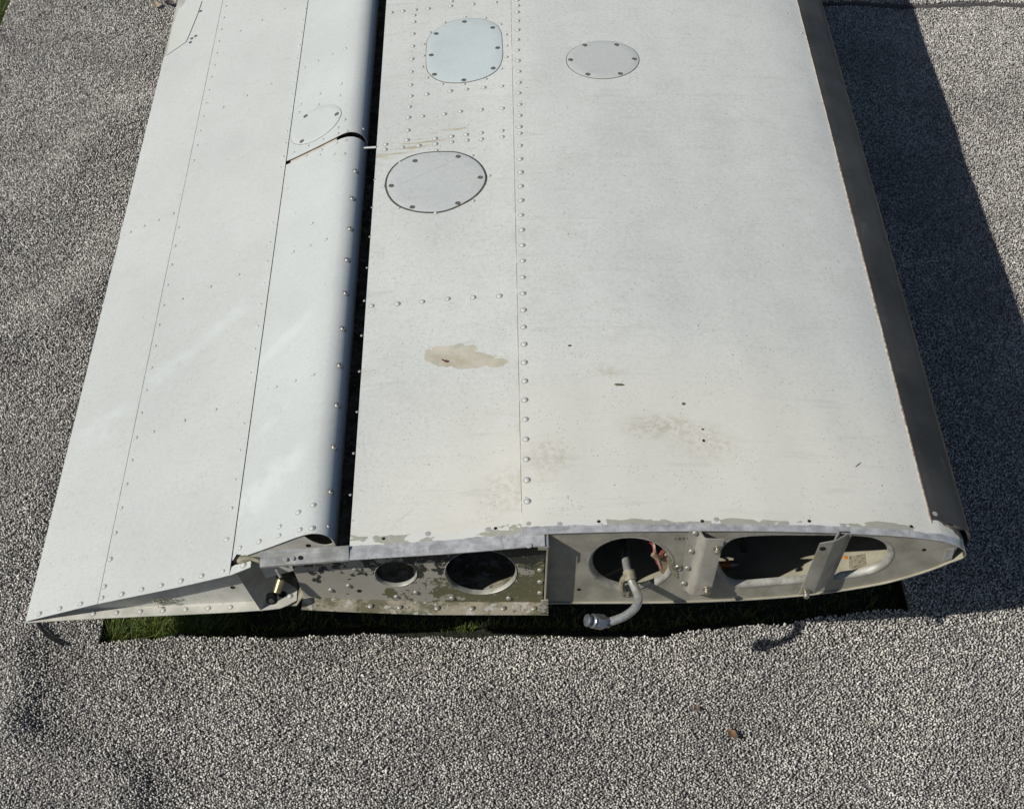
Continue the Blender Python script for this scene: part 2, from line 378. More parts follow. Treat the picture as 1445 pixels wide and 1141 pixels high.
# --- forward rib (right of the step)
low_pts = spline([(x, 0, z) for x, z in nose_prof[9:]], 3)
def ZB(x): return float(np.interp(x, [p.x for p in low_pts][::-1], [p.z for p in low_pts][::-1]))
top = [(x, ZT(x) - .0020) for x in np.linspace(.0885, .650, 30)] + [(.6560, .3510), (.6660, .3462), (.6760, .3400)]
low = [(x, ZB(x) + .0008) for x in np.linspace(.6700, .0885, 30)]
h1o = ell(889.5, 794.5, 58, 36.5, 0)
H2 = [(1010, 797), (1014, 780), (1026, 765), (1046, 757), (1090, 754.5), (1150, 754.5), (1205, 755), (1232, 758), (1250, 766), (1258, 779), (1252, 793), (1236, 804), (1205, 812),
      (1150, 818), (1090, 823), (1045, 826), (1022, 819)]
h2o = [(p.x, p.z) for p in spline([on_y(a, b, 0) for a, b in H2], 3, True)]
RIB = web('root_rib', top + low, [h1o, h2o], .0, .0014, rib_m, WING)
flange_ring('hole_rim', h1o, 0, rim_m, RIB, .0050, .0080)
flange_ring('hole_rim', h2o, 0, rim_m, RIB, .0048, .0080)
def small_hole(px, py, Y, r, parent, sy=1.0):
    p = on_y(px, py, Y); me = bpy.data.meshes.get('drill_hole') or lathe_mesh('drill_hole', [(1.25, .0), (1.0, .10), (.8, .04), (.7, .02), (0, .02)], 14)
    o = bpy.data.objects.new('drilled_hole', me); COL.objects.link(o)
    if not me.materials: me.materials.append(black_m)
    o.parent = parent; orient(o, p, (0, -1, 0), r)
    return o
black_m = simple('deep_black', (.004, .004, .004), (.008, .008, .008), 50, .8)
# --- rear rib (left of the step)
rt = [(x, ZT(x) - .0040) for x in np.linspace(-.250, .0855, 18)]
rb = [(.0855, .2062), (0, .2062), (-.0893, .2068), (-.2076, .2142), (-.2695, .2192), (-.276, .262), (-.282, .300)]
h3 = ell(558.5, 808.5, 29.5, 17.5, .0); h4 = ell(678.5, 806, 50.5, 31, .0)
RIB2 = web('rear_root_rib', rt + rb, [h3, h4], .0, .0014, rib_rear_m, WING)
flange_ring('hole_rim', h3, 0, rim_m, RIB2, .0014, .005, .001)
flange_ring('hole_rim', h4, 0, rim_m, RIB2, .0016, .006, .001)
prism('box_end_plate', [(.0872, .0, .2062), (.0872, -.0215, .2062), (.0872, -.0215, .3690), (.0872, .0, .3690)], (1, 0, 0), .0016, rib_m, WING)
cnr = [on_y(763, 847, -.0235), on_y(773.6, 846, -.0235), on_y(773.6, 866, -.0235), on_y(763, 866, -.0235)]
prism('corner_gusset', cnr, (0, 1, 0), .002, low_m, WING)
q = on_y(774, 752, -.021)
prism('lip_tab', [(.0740, -.0235, ZT(.08) - .0036), (.0900, -.0235, ZT(.08) - .0036), (.0900, .0, ZT(.08) - .0036), (.0740, .0, ZT(.08) - .0036)], (0, 0, -1), .0012, simple('tab_metal', (.35, .37, .39), (.55, .56, .57), 50, .4, .7), WING)
prism('lip_tab', [(.0740, -.0245, .3685), (.0885, -.0245, .3685), (.0885, -.0245, .350), (.0860, -.0245, .345), (.0860, -.0245, .362), (.0740, -.0245, .3625)], (0, 1, 0), .001, rib_m, WING)
# rows of rivets
paint_rivet = paint('white_paint_rivet', (.56, .575, .56), dirt=.6, waves=0, rough=.4)
metal_rivet = simple('dull_rivet_metal', (.27, .26, .23), (.44, .43, .39), 200, .4, .4)
me_riv = lathe_mesh('rivet_head', [(1.42, .01), (1.0, .05), (.95, .26), (.76, .44), (.4, .54), (0, .57)], 14); me_riv.materials.append(paint_rivet)
me_riv.materials.append(simple('grime_round_rivet', (.24, .235, .20), (.46, .455, .41), 160, .7))
for f_ in me_riv.polygons:
    if max(me_riv.vertices[v].co.xy.length for v in f_.vertices) > 1.1: f_.material_index = 1
me_rivm = lathe_mesh('plain_rivet_head', [(1, 0), (.95, .28), (.76, .48), (.4, .6), (0, .63)], 14); me_rivm.materials.append(metal_rivet)
grime = simple('rivet_grime', (.17, .17, .155), (.28, .27, .24), 90, .7)
me_flat = lathe_mesh('flush_head', [(1.0, .005), (.92, .03), (.84, .012), (.76, .03), (.3, .04), (0, .04)], 14); me_flat.materials.append(simple('flush_rivet_metal', (.36, .35, .32), (.50, .49, .46), 150, .5, .2))
def put(me, name, p, nrm, r, parent, spin=0):
    o = bpy.data.objects.new(name, me); COL.objects.link(o); o.parent = parent; orient(o, p, nrm, r, spin); return o
def n_main(x):
    d = (ZT(x + .004) - ZT(x - .004)) / .008; return Vector((-d, 0, 1)).normalized()
def rivet_top(px, py, r=.0036, me=None, par=None, off=0.0):
    p = on_main(px, py); n = n_main(p.x); dz = -.0018 if p.x < XS else 0
    return put(me or me_riv, 'rivet', p + Vector((0, 0, dz)) + n * off, n, r * random.uniform(.92, 1.08), par or WING)
Z1 = lambda L: [(540 + a / 6.568, b / 6.568) for a, b in L]
Z2 = lambda L: [(540 + a / 6.568, 140 + b / 6.568) for a, b in L]
seam = Z1([(1245, 2), (1252, 52), (1248, 112), (1252, 193), (1252, 277), (1250, 367), (1250, 464), (1255, 562), (1262, 661), (1265, 764), (1262, 861), (1270, 966)])
seam += Z2([(1270, 150), (1270, 254), (1272, 315), (1274, 427), (1275, 551), (1280, 674), (1281, 803), (1284, 935)])
seam += [(700 + a / 4.39, 160 + b / 4.39) for a, b in [(156, 537), (156, 628), (160, 720), (163, 815), (166, 911), (166, 1013), (168, 1113)]]
seam += [(738.8, 437)] + [(560 + a / 3.01, 440 + b / 3.01) for a, b in [(539, 63), (541, 136), (542, 213), (544, 292), (544, 372), (547, 454), (549, 539), (551, 624), (553, 712), (555, 802)]]
for a, b in seam: rivet_top(a, b, .0042)
reg = Z1([(638, 5), (630, 48), (838, 30), (1048, 14), (423, 72), (303, 83), (292, 134), (290, 195), (80, 108), (188, 94), (282, 306), (279, 420), (270, 538), (265, 657), (260, 778), (627, 834),
          (778, 819), (938, 803), (1104, 790), (410, 864), (262, 881), (246, 982)])
reg += Z2([(240, 160), (369, 149), (571, 129), (720, 104), (913, 88), (1109, 76), (233, 279), (226, 370), (28, 409), (22, 456), (183, 436), (335, 420), (488, 354), (638, 335), (775, 319), (914, 303),
           (1106, 283), (490, 405), (640, 387), (782, 372), (916, 360), (1108, 340)])
reg += [(524.5, 430), (561, 427), (596, 424), (632, 420), (668, 418), (705, 416)]
for a, b in reg: rivet_top(a, b, .0040)
sm = Z1([(765, 150), (950, 160), (573, 200), (1090, 218), (437, 292), (1142, 312), (380, 402), (1148, 415), (378, 508), (1147, 519), (366, 611), (1100, 630), (413, 711), (553, 770), (755, 772), (955, 723)])
sm += Z2([(498, 464), (832, 512), (162, 578), (988, 700), (838, 932), (145, 995), (490, 1045), (8, 797)])
for a, b in sm: rivet_top(a, b, .0031)
for a, b in [(811, 42), (798, 181), (787, 328), (772, 484), (759, 650), (745, 825), (734, 1005)]: rivet_top(301.3 + a / 3.566, 240 + b / 3.566, .0024, me_rivm, None, -.0008)
for a, b in [(753, 522), (735, 745), (771, 300)]: rivet_top(301 + a / 3.803, 500 + b / 3.803, .0024, me_rivm, None, -.0008)
for a, b in [(1110, 18), (1131, 46)]: rivet_top(a, b, .0024)
for a, b in [(512, 759), (604, 751), (530, 757), (551, 756), (689, 745), (746, 769)]: rivet_top(a, b, .0048, me_flat)
for a, b in [(746, 738), (790, 738.5), (941, 737), (1011, 732), (1083, 741), (1190, 741), (870, 740)]: rivet_top(a, b, .0042, me_flat)
for a, b in [(541, 758), (699, 743.5), (845, 735), (991, 734.5), (1142, 734.5), (1286, 742)]:
    p = on_main(a, b); o = small_hole(845, 735, 0, .0036, WING); orient(o, p + n_main(p.x) * (.0002 if p.x > XS else -.0016), n_main(p.x), .0022)
# rib rivets: bottom flange row, turned edge, web
for a, b in [(523, 855.5), (564, 857), (617, 859.5), (666, 860), (710, 859.5), (753, 858.5)]:
    p = on_y(a, b, -.012); p.z = float(np.interp(p.x, [-.3, -.2076, -.0893, .0935], [.2207, .2142, .2068, .2062])); put(me_rivm, 'rivet', (p.x, -.012, p.z), (0, 0, 1), .0042, WING)
for a, b in [(762, 803.5), (762, 820), (762, 835.5), (638, 843), (559.5, 841), (492, 825.5), (467, 831.5), (587, 835), (525, 850), (501, 802), (718, 843)]:
    put(me_rivm, 'rivet', on_y(a, b, -.0002), (0, -1, 0), .0042, RIB2)
put(me_flat, 'rivet', on_y(504, 802, -.0004), (0, -1, 0), .006, RIB2)
for a, b in [(507, 833), (449, 791)]: small_hole(a, b, -.0002, .0030, RIB2)
for a, b in [(817, 831), (1304, 775)]: small_hole(a, b, -.0002, .0026, RIB)
# screw type with a recessed cross
scr_m = simple('weathered_screw', (.17, .17, .155), (.34, .33, .30), 200, .4, .6)
def screw_mesh():
    me = lathe_mesh('screw_head', [(1.12, .0), (1.06, .10), (.98, .05), (.9, .20), (.62, .26), (.58, .12), (.3, .08), (0, .08)], 16)
    me.materials.append(scr_m); return me
me_scr = screw_mesh()
# ------------------------------------------------------------------ access covers
cover_pale = paint('pale_blue_cover_paint', (.55, .61, .61), dirt=.5, waves=.3, rough=.38)
cover_grey = paint('grey_cover_paint', (.54, .555, .54), dirt=.9, waves=.3, rough=.38)
gap_m = simple('black_cover_gap', (.04, .037, .032), (.12, .11, .09), 60, .8)
def cover(name, pts, mat, label, screws, fpt, fn, parent, dz=0.0, gap=.0016):
    P = [fpt(a, b) for a, b in pts]; S = spline(P, 5, True); c = sum(S, Vector()) / len(S)
    n = fn(c.x)
    def disc(nm, k, h, m, par):
        R = [c + (p - c) * k for p in S]
        rings = [[c + (p - c) * t for p in R] for t in (.25, .5, .75, .985, 1.0)]
        V = [c]; Fc = []; m_ = len(S)
        for i, r_ in enumerate(rings): V += r_
        V2 = []
        for i, v in enumerate(V):
            z = SURF[parent.name.split('.')[0]](v.x, v.y) + dz; V2.append(Vector((v.x, v.y, z)) + n * (h if i <= m_ * 4 else h - .0003))
        V2 += [v - n * .0012 for v in V2[-m_:]]
        for i in range(m_): Fc.append((0, 1 + i, 1 + (i + 1) % m_))
        for k_ in range(5):
            for i in range(m_): Fc.append((1 + k_ * m_ + i, 1 + (k_ + 1) * m_ + i, 1 + (k_ + 1) * m_ + (i + 1) % m_, 1 + k_ * m_ + (i + 1) % m_))
        bm = bmesh.new(); vs = [bm.verts.new(v) for v in V2]
        for f in Fc: bm.faces.new([vs[i] for i in f])
        return bm_obj(nm, bm, m, par, True, 50)
    cv = disc(name, 1.0, .0011, mat, parent); cv['label'] = label
    r = (S[0] - c).length
    disc('gap_seal', 1.0 + gap / r, .0004, gap_m, cv)
    for a, b in screws:
        p = fpt(a, b); p.z = SURF[parent.name.split('.')[0]](p.x, p.y) + dz
        put(me_scr, 'screw', p + n * .0010, n, .0046, cv, random.random() * 3)
    return cv
SURF = {'airplane_wing': lambda x, y: ZT(x)}
A_out = Z1([(850, 166), (955, 180), (1045, 220), (1095, 290), (1107, 400), (1108, 530), (1062, 634), (955, 705), (790, 750), (650, 758), (540, 742), (452, 692), (407, 610), (410, 400), (440, 325), (520, 255), (620, 200), (735, 172)])
A_scr = Z1([(496, 308), (758, 197), (1020, 252), (1066, 439), (1025, 628), (752, 737), (480, 685), (450, 506)])
cover('access_cover', A_out, cover_pale, 'pale blue rounded square access cover held by eight screws', A_scr, on_main, n_main, WING, -.0018)
B_out = Z2([(600, 482), (720, 497), (830, 543), (910, 615), (950, 710), (925, 800), (840, 895), (700, 975), (560, 1025), (420, 1035), (280, 1018), (150, 970), (70, 890), (38, 790), (60, 690), (130, 600), (250, 530), (400, 492)])
B_scr = Z2([(300, 566), (700, 526), (905, 719), (697, 957), (275, 994), (80, 796)])
cover_b = paint('grey_scratched_cover_paint', (.55, .57, .56), dirt=1.0, waves=.3, rough=.38, stains=[('hair', ptxy(602, 243), .075, .0007, .55)])
cover('access_cover', B_out, cover_b, 'large round grey access cover held by six screws', B_scr, on_main, n_main, WING, -.0018, .0036)
C_out = [(850.5 + 51 * math.cos(a), 84.3 + 26.6 * math.sin(a)) for a in [2 * math.pi * k / 16 for k in range(16)]]
C_scr = [(520 + a / 3.44, b / 3.44) for a, b in [(1050, 221), (1204, 219), (1290, 288), (1222, 359), (1064, 362), (981, 292)]]
cover('access_cover', C_out, cover_grey, 'small round grey access cover held by six screws', C_scr, on_main, n_main, WING, 0, .0014)

# ------------------------------------------------------------------ rubber boot along the leading edge
bp = [(x, ZT(x)) for x in (.6405, .645)] + [(p.x, p.z) for p in spline([(x, 0, z) for x, z in nose_prof[:11]], 4)]
A = np.array(bp); T = np.gradient(A, axis=0); Nn = np.stack([-T[:, 1], T[:, 0]], 1); Nn /= np.linalg.norm(Nn, axis=1)[:, None]
hh = np.interp(np.arange(len(A)), [0, 2, 8, 20, 30, len(A) - 1], [.0008, .0025, .006, .0125, .010, .004])
A = A + Nn * hh[:, None]
n = NT('black_rubber', .42, 0, .45)
c = n.mix(n.ramp(n.noise(7, 5, .6), .3, .7), (.026, .026, .025), (.055, .054, .051))
c = n.mix(n.math('MULTIPLY', n.ramp(n.noise(45, 4, .65, n.mapv((1, .3, 1))), .6, .8), .45), c, (.13, .125, .115))
c = n.mix(n.math('MULTIPLY', n.ramp(n.voro(120), .12, .06), .5), c, (.2, .19, .17))
n.color(c); n.set('Roughness', n.math('ADD', n.math('MULTIPLY', n.noise(20, 4), .3), .3)); n.bump(n.noise(9, 3), .5, .003); n.bump(n.noise(300, 3), .2, .0004); rubber = n.m
def boot_y0(i): return .0335 - .018 * (i / len(A)) + .002 * math.sin(i * .9)
ys = np.linspace(0, 1, 60) ** 1.3
BOOT = sheet('leading_edge_boot', [[(A[i][0], boot_y0(i) + (YEND - boot_y0(i)) * t, A[i][1]) for t in ys] for i in range(len(A))], .0026, [rubber, rubber, rubber], WING)
BOOT['label'] = 'black rubber strip wrapped round the leading edge'
glue_m = NT('tan_old_adhesive', .75); g = glue_m
g.color(g.mix(g.ramp(g.noise(120, 5, .7), .35, .65), (.30, .20, .13), (.62, .55, .45))); g.bump(g.noise(200, 4), .8, .001); glue_m = g.m
V = []; Fc = []; ny = 220
for k in range(ny):
    y = .028 + (YEND - .03) * k / (ny - 1); wd = .0019 + .0011 * mnoise.noise((y * 22, 3, 1)) + (.0008 if y < .9 else -.0006)
    x1 = .6412; x0 = x1 - max(wd, .0008)
    V += [(x0, y, ZT(x0) + .0002), (x0 + .0006, y, ZT(x0) + .0010), (x1, y, ZT(x1) + .0010), (x1 + .001, y, ZT(x1) + .0002)]
for k in range(ny - 1):
    for j in range(3): a = k * 4 + j; Fc.append((a, a + 1, a + 5, a + 4))
link('adhesive_edge', mesh('adhesive_edge', V, Fc), glue_m, BOOT)
# ragged strip of old adhesive bared in front of the boot end
res_m = NT('grey_adhesive_residue', .7); g = res_m
g.color(g.mix(g.ramp(g.noise(90, 5, .7), .4, .62), (.16, .145, .12), (.42, .38, .31))); g.bump(g.noise(150, 4), .9, .0015); res_m = g.m
rows = []
for i in range(4, len(A) - 12):
    y1 = boot_y0(i) + .001; wv = .012 * max(0, min(1, (i - 4) / 6)) + .004 * mnoise.noise((i * .5, 7, 2)); rows.append([(bp[i][0] + Nn[i][0] * .0009, y1 - wv * t, bp[i][1] + Nn[i][1] * .0009) for t in (1, .5, 0)])
sheet('adhesive_residue', [list(r) for r in rows], .0006, [res_m], BOOT)
p = on_main(1318, 726); put(me_flat, 'rivet', p + Vector((.001, 0, .0032)), n_main(p.x), .0042, BOOT)
# doubler at the rib nose
dp = [on_y(a, b, -.0012) for a, b in [(1336, 774), (1347, 773.5), (1343, 788), (1331, 791)]]
prism('nose_doubler', dp, (0, 1, 0), .001, edge_m, RIB)

# ------------------------------------------------------------------ brackets on the rib
br_m = simple('bracket_metal', (.31, .295, .25), (.46, .44, .385), 24, .45, .35, .25, specks=.3)
def loft(name, top_, bot_, mat, parent, th=.0018, rows=6):
    T_ = [on_y(*q) for q in top_]; B_ = [on_y(*q) for q in bot_]
    G = [[T_[j].lerp(B_[j], i / (rows - 1)) for j in range(len(T_))] for i in range(rows)]
    return sheet(name, G, th, [mat], parent)
B1 = loft('stand_off_bracket', [(973, 748, -.0022), (985, 748, -.0022), (988, 750, -.0045), (992, 756.5, -.0150), (995, 759, -.0190), (1000, 760, -.0200), (1022, 761, -.0200)],
          [(959.5, 830, -.0022), (967, 832.5, -.0022), (970, 834, -.0045), (973, 837.5, -.0150), (976, 838.5, -.0190), (981, 838.5, -.0200), (1002, 837.5, -.0200)], br_m, RIB)
for a, b in [(981, 751.5), (975.5, 777), (970, 800.5), (965, 822)]: put(me_rivm, 'rivet', on_y(a, b, -.0030), (0, -1, 0), .0046, B1)
bolt_m = simple('yellowed_steel_bolt', (.38, .35, .26), (.62, .58, .48), 150, .35, .8)
def bolt(a, b, Y, par, L=.010, r=.0042):
    p = on_y(a, b, Y); bm = bmesh.new()
    tube([p + Vector((0, .004, 0)), p + Vector((0, -L, -.001))], r * .62, 12, True, bm)
    tube([p + Vector((0, -.001, 0)), p + Vector((0, -.0022, 0))], r * 1.35, 14, True, bm)
    tube([p + Vector((0, -L + .0005, -.001)), p + Vector((0, -L - .0035, -.0015))], [r * 1.15, r], 12, True, bm)
    tube([p + Vector((0, -L - .0034, -.0015)), p + Vector((0, -L - .0038, -.0015))], r * .45, 6, True, bm)
    return bm_obj('bolt', bm, bolt_m, par)
bolt(1012, 772, -.021, B1, .006); bolt(997, 829, -.021, B1, .006)
put(me_scr, 'screw', on_y(957.5, 800.5, -.001), (0, -1, 0), .0062, RIB); put(me_scr, 'screw', on_y(884, 838, -.001), (0, -1, 0), .0058, RIB)
B2 = loft('stand_off_bracket', [(1157, 766.5, -.0230), (1176, 763, -.0230), (1180, 762.5, -.0215), (1196, 753, -.0030), (1199, 752, -.0022), (1203, 752, -.0022)],
          [(1127, 838.5, -.0230), (1147, 837, -.0230), (1151, 836, -.0215), (1162, 828, -.0030), (1165, 827, -.0022), (1170, 827, -.0022)], br_m, RIB)
bolt(1137, 833, -.024, B2, .007)
small_hole(1161, 773.5, -.0234, .0036, B2); small_hole(1159, 821, -.010, .003, B2)
prism('bracket_ear', [on_y(1181, 750, -.003), on_y(1183.5, 750, -.003), on_y(1184, 761, -.012), on_y(1176, 763, -.021)], (1, 0, 0), .0016, br_m, B2)
prism('gusset', [on_y(a, b, -.0022) for a, b in [(1184, 750), (1199, 750.5), (1199, 760), (1192, 764), (1184, 757)]], (0, 1, 0), .0018, spar_m, B2)
# stencilled part number
cu = bpy.data.curves.new('stencil', 'FONT'); cu.body = '1881'; cu.size = .0085; cu.space_character = 1.35
to = bpy.data.objects.new('stencil_tmp', cu); COL.objects.link(to); bpy.context.view_layer.update()
me = bpy.data.meshes.new_from_object(to.evaluated_get(bpy.context.evaluated_depsgraph_get())); bpy.data.objects.remove(to)
st = link('stencilled_number', me, simple('faded_black_ink', (.05, .045, .04), (.12, .11, .10), 300, .8), RIB)
p = on_y(951, 761.5, -.0004); st.location = p; st.rotation_euler = (math.pi / 2, math.radians(-4), 0)
# ------------------------------------------------------------------ fuel line, clamp, wires
tube_m = simple('dull_aluminium_tube', (.40, .40, .37), (.60, .595, .56), 90, .38, .55, .2, specks=.35)
pts = [on_y(878, 728, .20), on_y(881, 768, .07), on_y(885, 800, .006), on_y(891, 818, -.012), on_y(898, 833, -.030), on_y(901, 846, -.048), on_y(895, 858, -.062), on_y(882, 868, -.072), on_y(868, 874, -.078), on_y(856, 877.5, -.081)]
TP = spline(pts, 6)
TUBE = bm_obj('fuel_line', tube(TP, .0062, 18), tube_m, WING)
nut_m = NT('steel_fitting', .28, .85); nut_m.color(nut_m.mix(nut_m.noise(60, 4), (.24, .26, .30), (.46, .48, .52))); nut_m = nut_m.m
e = TP[-1]; d = (on_y(826, 874, -.088) - e).normalized()
bm = bmesh.new()
tube([e - d * .004, e + d * .006], [.0074, .0080], 18, True, bm)
tube([e + d * .004, e + d * .006, e + d * .018, e + d * .020], [.0096, .0112, .0112, .0096], 6, True, bm)
bm_obj('hex_nut', bm, nut_m, TUBE, True, 20)
bm = bmesh.new(); tube([e + d * .020, e + d * .0215, e + d * .024, e + d * .026], [.0098, .0106, .0106, .0080], 20, True, bm)
tube([e + d * .026, e + d * .0285], [.0062, .0062], 20, True, bm)
tube([e + d * .0285, e + d * .030, e + d * .0335, e + d * .0345], [.0070, .0088, .0088, .0068], 20, True, bm)
bm_obj('end_cap', bm, nut_m, TUBE)
cl_m = simple('grimy_clamp', (.17, .15, .10), (.33, .30, .22), 120, .7, .1, .5)
c0 = on_y(889, 811, -.006); bm = bmesh.new()
tube([c0 + Vector((-.002, .006, .004)), c0 + Vector((.001, -.006, -.003))], [.0088, .0088], 16, True, bm)
bm_obj('clamp', bm, cl_m, TUBE)
arm = spline([on_y(883, 812, -.004), on_y(878, 820, -.004), on_y(879, 832, -.003), on_y(886, 836, -.003)], 5)
bm_obj('clamp', tube(arm, [.0045] * len(arm), 8), cl_m, TUBE)
prism('clip_plate', [on_y(a, b, -.003) for a, b in [(898, 826), (915, 818.5), (919, 824), (908, 828), (899, 831)]], (0, 1, 0), .0014, br_m, RIB)
tan_m = simple('tan_connector_tape', (.16, .11, .06), (.38, .29, .19), 60, .7, 0, .6)
wp = [on_y(a, b, .004) for a, b in [(931, 789), (943, 784), (947, 790), (945, 806), (934, 809), (930, 802)]]
CON = prism('wire_connector', wp, (0, 1, 0), .012, tan_m, WING); CON['label'] = 'tan taped connector at the edge of the round hole'
prism('connector_strap', [on_y(a, b, -.001) for a, b in [(943, 784), (948, 789), (956, 806), (957, 816), (951, 812), (944, 803)]], (0, 1, 0), .003, cl_m, CON)
wm = [simple('red_wire', (.30, .05, .05), (.42, .09, .08), 90, .5), simple('pink_wire', (.55, .30, .28), (.65, .42, .38), 90, .5), simple('white_wire', (.5, .47, .42), (.6, .57, .5), 90, .5)]
for k in range(7):
    o1 = random.uniform(-2, 2); o2 = random.uniform(-2, 2)
    P = spline([on_y(912 + o1 * 2, 762, .05), on_y(921 + o1, 766, .012), on_y(924 + o2, 779, .004), on_y(928 + o1, 792, .003), on_y(932 + o2, 801, .004)], 5)
    bm_obj('wire', tube(P, .0009, 6), wm[k % 3], CON)
bm = bmesh.new(); tube([on_y(921, 781, .002), on_y(927, 785, .001), on_y(931, 785, .003)], [.004, .005, .003], 10, True, bm); bm_obj('wire_splice', bm, tan_m, CON)
for k in range(3):
    bm_obj('wire', tube(spline([on_y(932 + k * 1.5, 786, .003), on_y(931 + k * 2, 781, .0), on_y(933 + k * 1.2, 777 - k, -.001)], 4), .0008, 6), wm[0], CON)
# orange cap and ribs seen inside the long hole
org = NT('orange_cap', .5); org.color((.62, .20, .02)); org = org.m
bm = bmesh.new(); a, b = on_y(1006, 797, .05), on_y(1030, 796, .05); tube([a, b], .0062, 14, True, bm); oc = bm_obj('orange_cap', bm, org, WING)
bm = bmesh.new(); tube([b, b + (b - a).normalized() * .004, b + (b - a).normalized() * .012], [.0068, .0068, .004], 14, True, bm); bm_obj('cap_tip', bm, simple('brass_tip', (.25, .2, .1), (.5, .45, .35), 90, .4, .6), oc)
p0 = on_y(1222, 812, .09)
for px_, nm in ((1214, 'inner_stringer'), (1040, 'inner_stringer')):
    a = on_y(px_, 800, .09); x_ = a.x
    prism(nm, [(x_, .085, ZB(x_) + .0012), (x_ + .008, .085, ZB(x_) + .0012), (x_ + .006, .085, ZT(x_) - .003), (x_ + .002, .085, ZT(x_) - .003)], (0, 1, 0), .006, spar_m, WING)
dq = [on_f(a, b, lambda x, y: ZB(x) + .0016) for a, b in [(1198, 784), (1220, 781), (1222, 796), (1206, 803), (1198, 801)]]
prism('corroded_patch', dq, (0, 0, 1), .0008, simple('speckled_corrosion', (.13, .11, .07), (.33, .30, .22), 260, .8, 0, .6, specks=.9), WING)
ob = on_f(1193, 786, lambda x, y: ZB(x) + .0015); put(lathe_mesh('orange_sealant', [(1, 0), (.8, .4), (0, .5)], 10), 'orange_sealant', ob, (0, 0, 1), .0035, WING).data.materials.append(org)
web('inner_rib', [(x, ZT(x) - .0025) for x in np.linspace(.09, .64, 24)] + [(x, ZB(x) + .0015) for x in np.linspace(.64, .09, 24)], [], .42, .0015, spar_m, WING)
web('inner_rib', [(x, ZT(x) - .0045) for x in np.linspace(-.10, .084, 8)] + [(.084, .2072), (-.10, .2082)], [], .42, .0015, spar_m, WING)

# ------------------------------------------------------------------ bare angle left of the box, rod end and fittings
ang_m = simple('bare_angle_metal', (.34, .34, .31), (.60, .60, .57), 40, .42, .45, .3)
Ya = -.0235
ba = [on_y(366.5, 799, Ya), on_y(492, 789, Ya)]
fo = [on_z(367.5, 783.5, ba[0].z + .0012), on_z(492, 775, ba[1].z + .0012)]
G = []
for t in np.linspace(0, 1, 10):
    b, f_ = ba[0].lerp(ba[1], t), fo[0].lerp(fo[1], t)
    G.append([b + Vector((0, .0005, -.004)), b, b.lerp(f_, .5), f_, f_ + Vector((0, .0006, .0022)), f_ + Vector((0, .0060, .0026))])
ANG = sheet('edge_angle', G[::-1], -.0014, [ang_m], WING)
p = fo[0].lerp(ba[1], .45); o = small_hole(424, 786, 0, .0030, ANG); orient(o, on_z(424, 786, p.z + .0014), (0, 0, 1), .0030)
for a, b in [(402, 788), (412, 787), (446, 784.5), (470, 783)]: put(me_flat, 'rivet', on_z(a, b, p.z + .0016), (0, 0, 1), .0036, ANG)
brass = simple('brass_rod', (.34, .27, .12), (.52, .44, .24), 90, .35, .7)
ROD = bm_obj('push_rod_end', tube([on_y(396, 817, -.012), on_y(390.5, 835, -.026)], .0056, 16), brass, WING)
eye_m = simple('black_oily_steel', (.012, .012, .012), (.03, .03, .03), 90, .35, .6)
c0 = on_y(383.5, 843.5, -.032); bm = bmesh.new(); ax = Vector((.05, -1, .12)).normalized()
tube([c0 - ax * .0045, c0 - ax * .004, c0 + ax * .004, c0 + ax * .0045], [.0075, .0090, .0090, .0075], 20, True, bm)
bm_obj('rod_eye', bm, eye_m, ROD)
bm = bmesh.new(); tube([c0 + ax * .0044, c0 + ax * .0056, c0 + ax * .0058], [.0042, .0042, .0030], 14, True, bm); bm_obj('eye_ball', bm, simple('grey_ball', (.1, .1, .1), (.2, .2, .2), 90, .3, .7), ROD)
bm_obj('threaded_stub', tube([on_y(396.5, 815, -.011), on_y(390, 803, .004)], .0026, 10), scr_m, ROD)

# ------------------------------------------------------------------ the flap behind the gap
YTE, YNS = -.008, .019; SK = -.0055
tp = [on_y(a, b, YTE) for a, b in [(36, 876), (138, 851), (241, 830), (324, 811)]]
npn = [on_y(a, b, YNS) for a, b in [(345, 783), (387, 769), (425, 754.5), (438, 751.2), (447, 751)]]
FZ = smooth_fn([(p.x, p.z) for p in tp] + [(p.x, p.z) for p in npn[1:]] + [(-.2395, npn[-1].z)], 31)
XTE = tp[0].x
def flap_z(x, y): return FZ(x - SK * y)
def on_flap(px, py): return on_f(px, py, flap_z)
def n_flap(x):
    d = (FZ(x + .004) - FZ(x - .004)) / .008; return Vector((-d, 0, 1)).normalized()
def fxy(a, b): p = on_flap(a, b); return (p.x, p.y)
XSEAM = np.mean([on_flap(a, b).x - SK * on_flap(a, b).y for a, b in [(435, 2), (405, 218), (365, 490), (331, 780)]])
XLAP = np.mean([on_flap(a, b).x - SK * on_flap(a, b).y for a, b in [(309, 29), (251, 300), (198, 571), (150, 780)]])
print('flap', XTE, XLAP, XSEAM)
flap_paint = paint('white_paint_flap', (.58, .597, .57), seams=((XLAP, .0004, SK),), stains=[
    ('clean', fxy(345, 430), .10, .016, .75), ('clean', fxy(150, 600), .05, .03, .6), ('clean', fxy(240, 520), .06, .02, .7), ('clean', fxy(445, 80), .04, .2, .0)], dirt=.75)
nose_paint = paint('white_paint_flap_nose', (.57, .595, .578), stains=[('clean', fxy(400, 480), .07, .012, .75), ('clean', fxy(385, 590), .03, .012, .9), ('clean', fxy(370, 690), .09, .03, .8)], dirt=.65)
FLAP_IN = simple('flap_inside', (.44, .43, .38), (.60, .585, .53), 30, .55, 0, .2, specks=.35)
yn = on_flap(232, 80).y
def xte(y):
    o = 0.0
    if y > yn: o = .010
    y2 = on_flap(254, 12).y
    if y > y2: o += (y - y2) * .45
    return XTE + SK * y + min(o, .06)
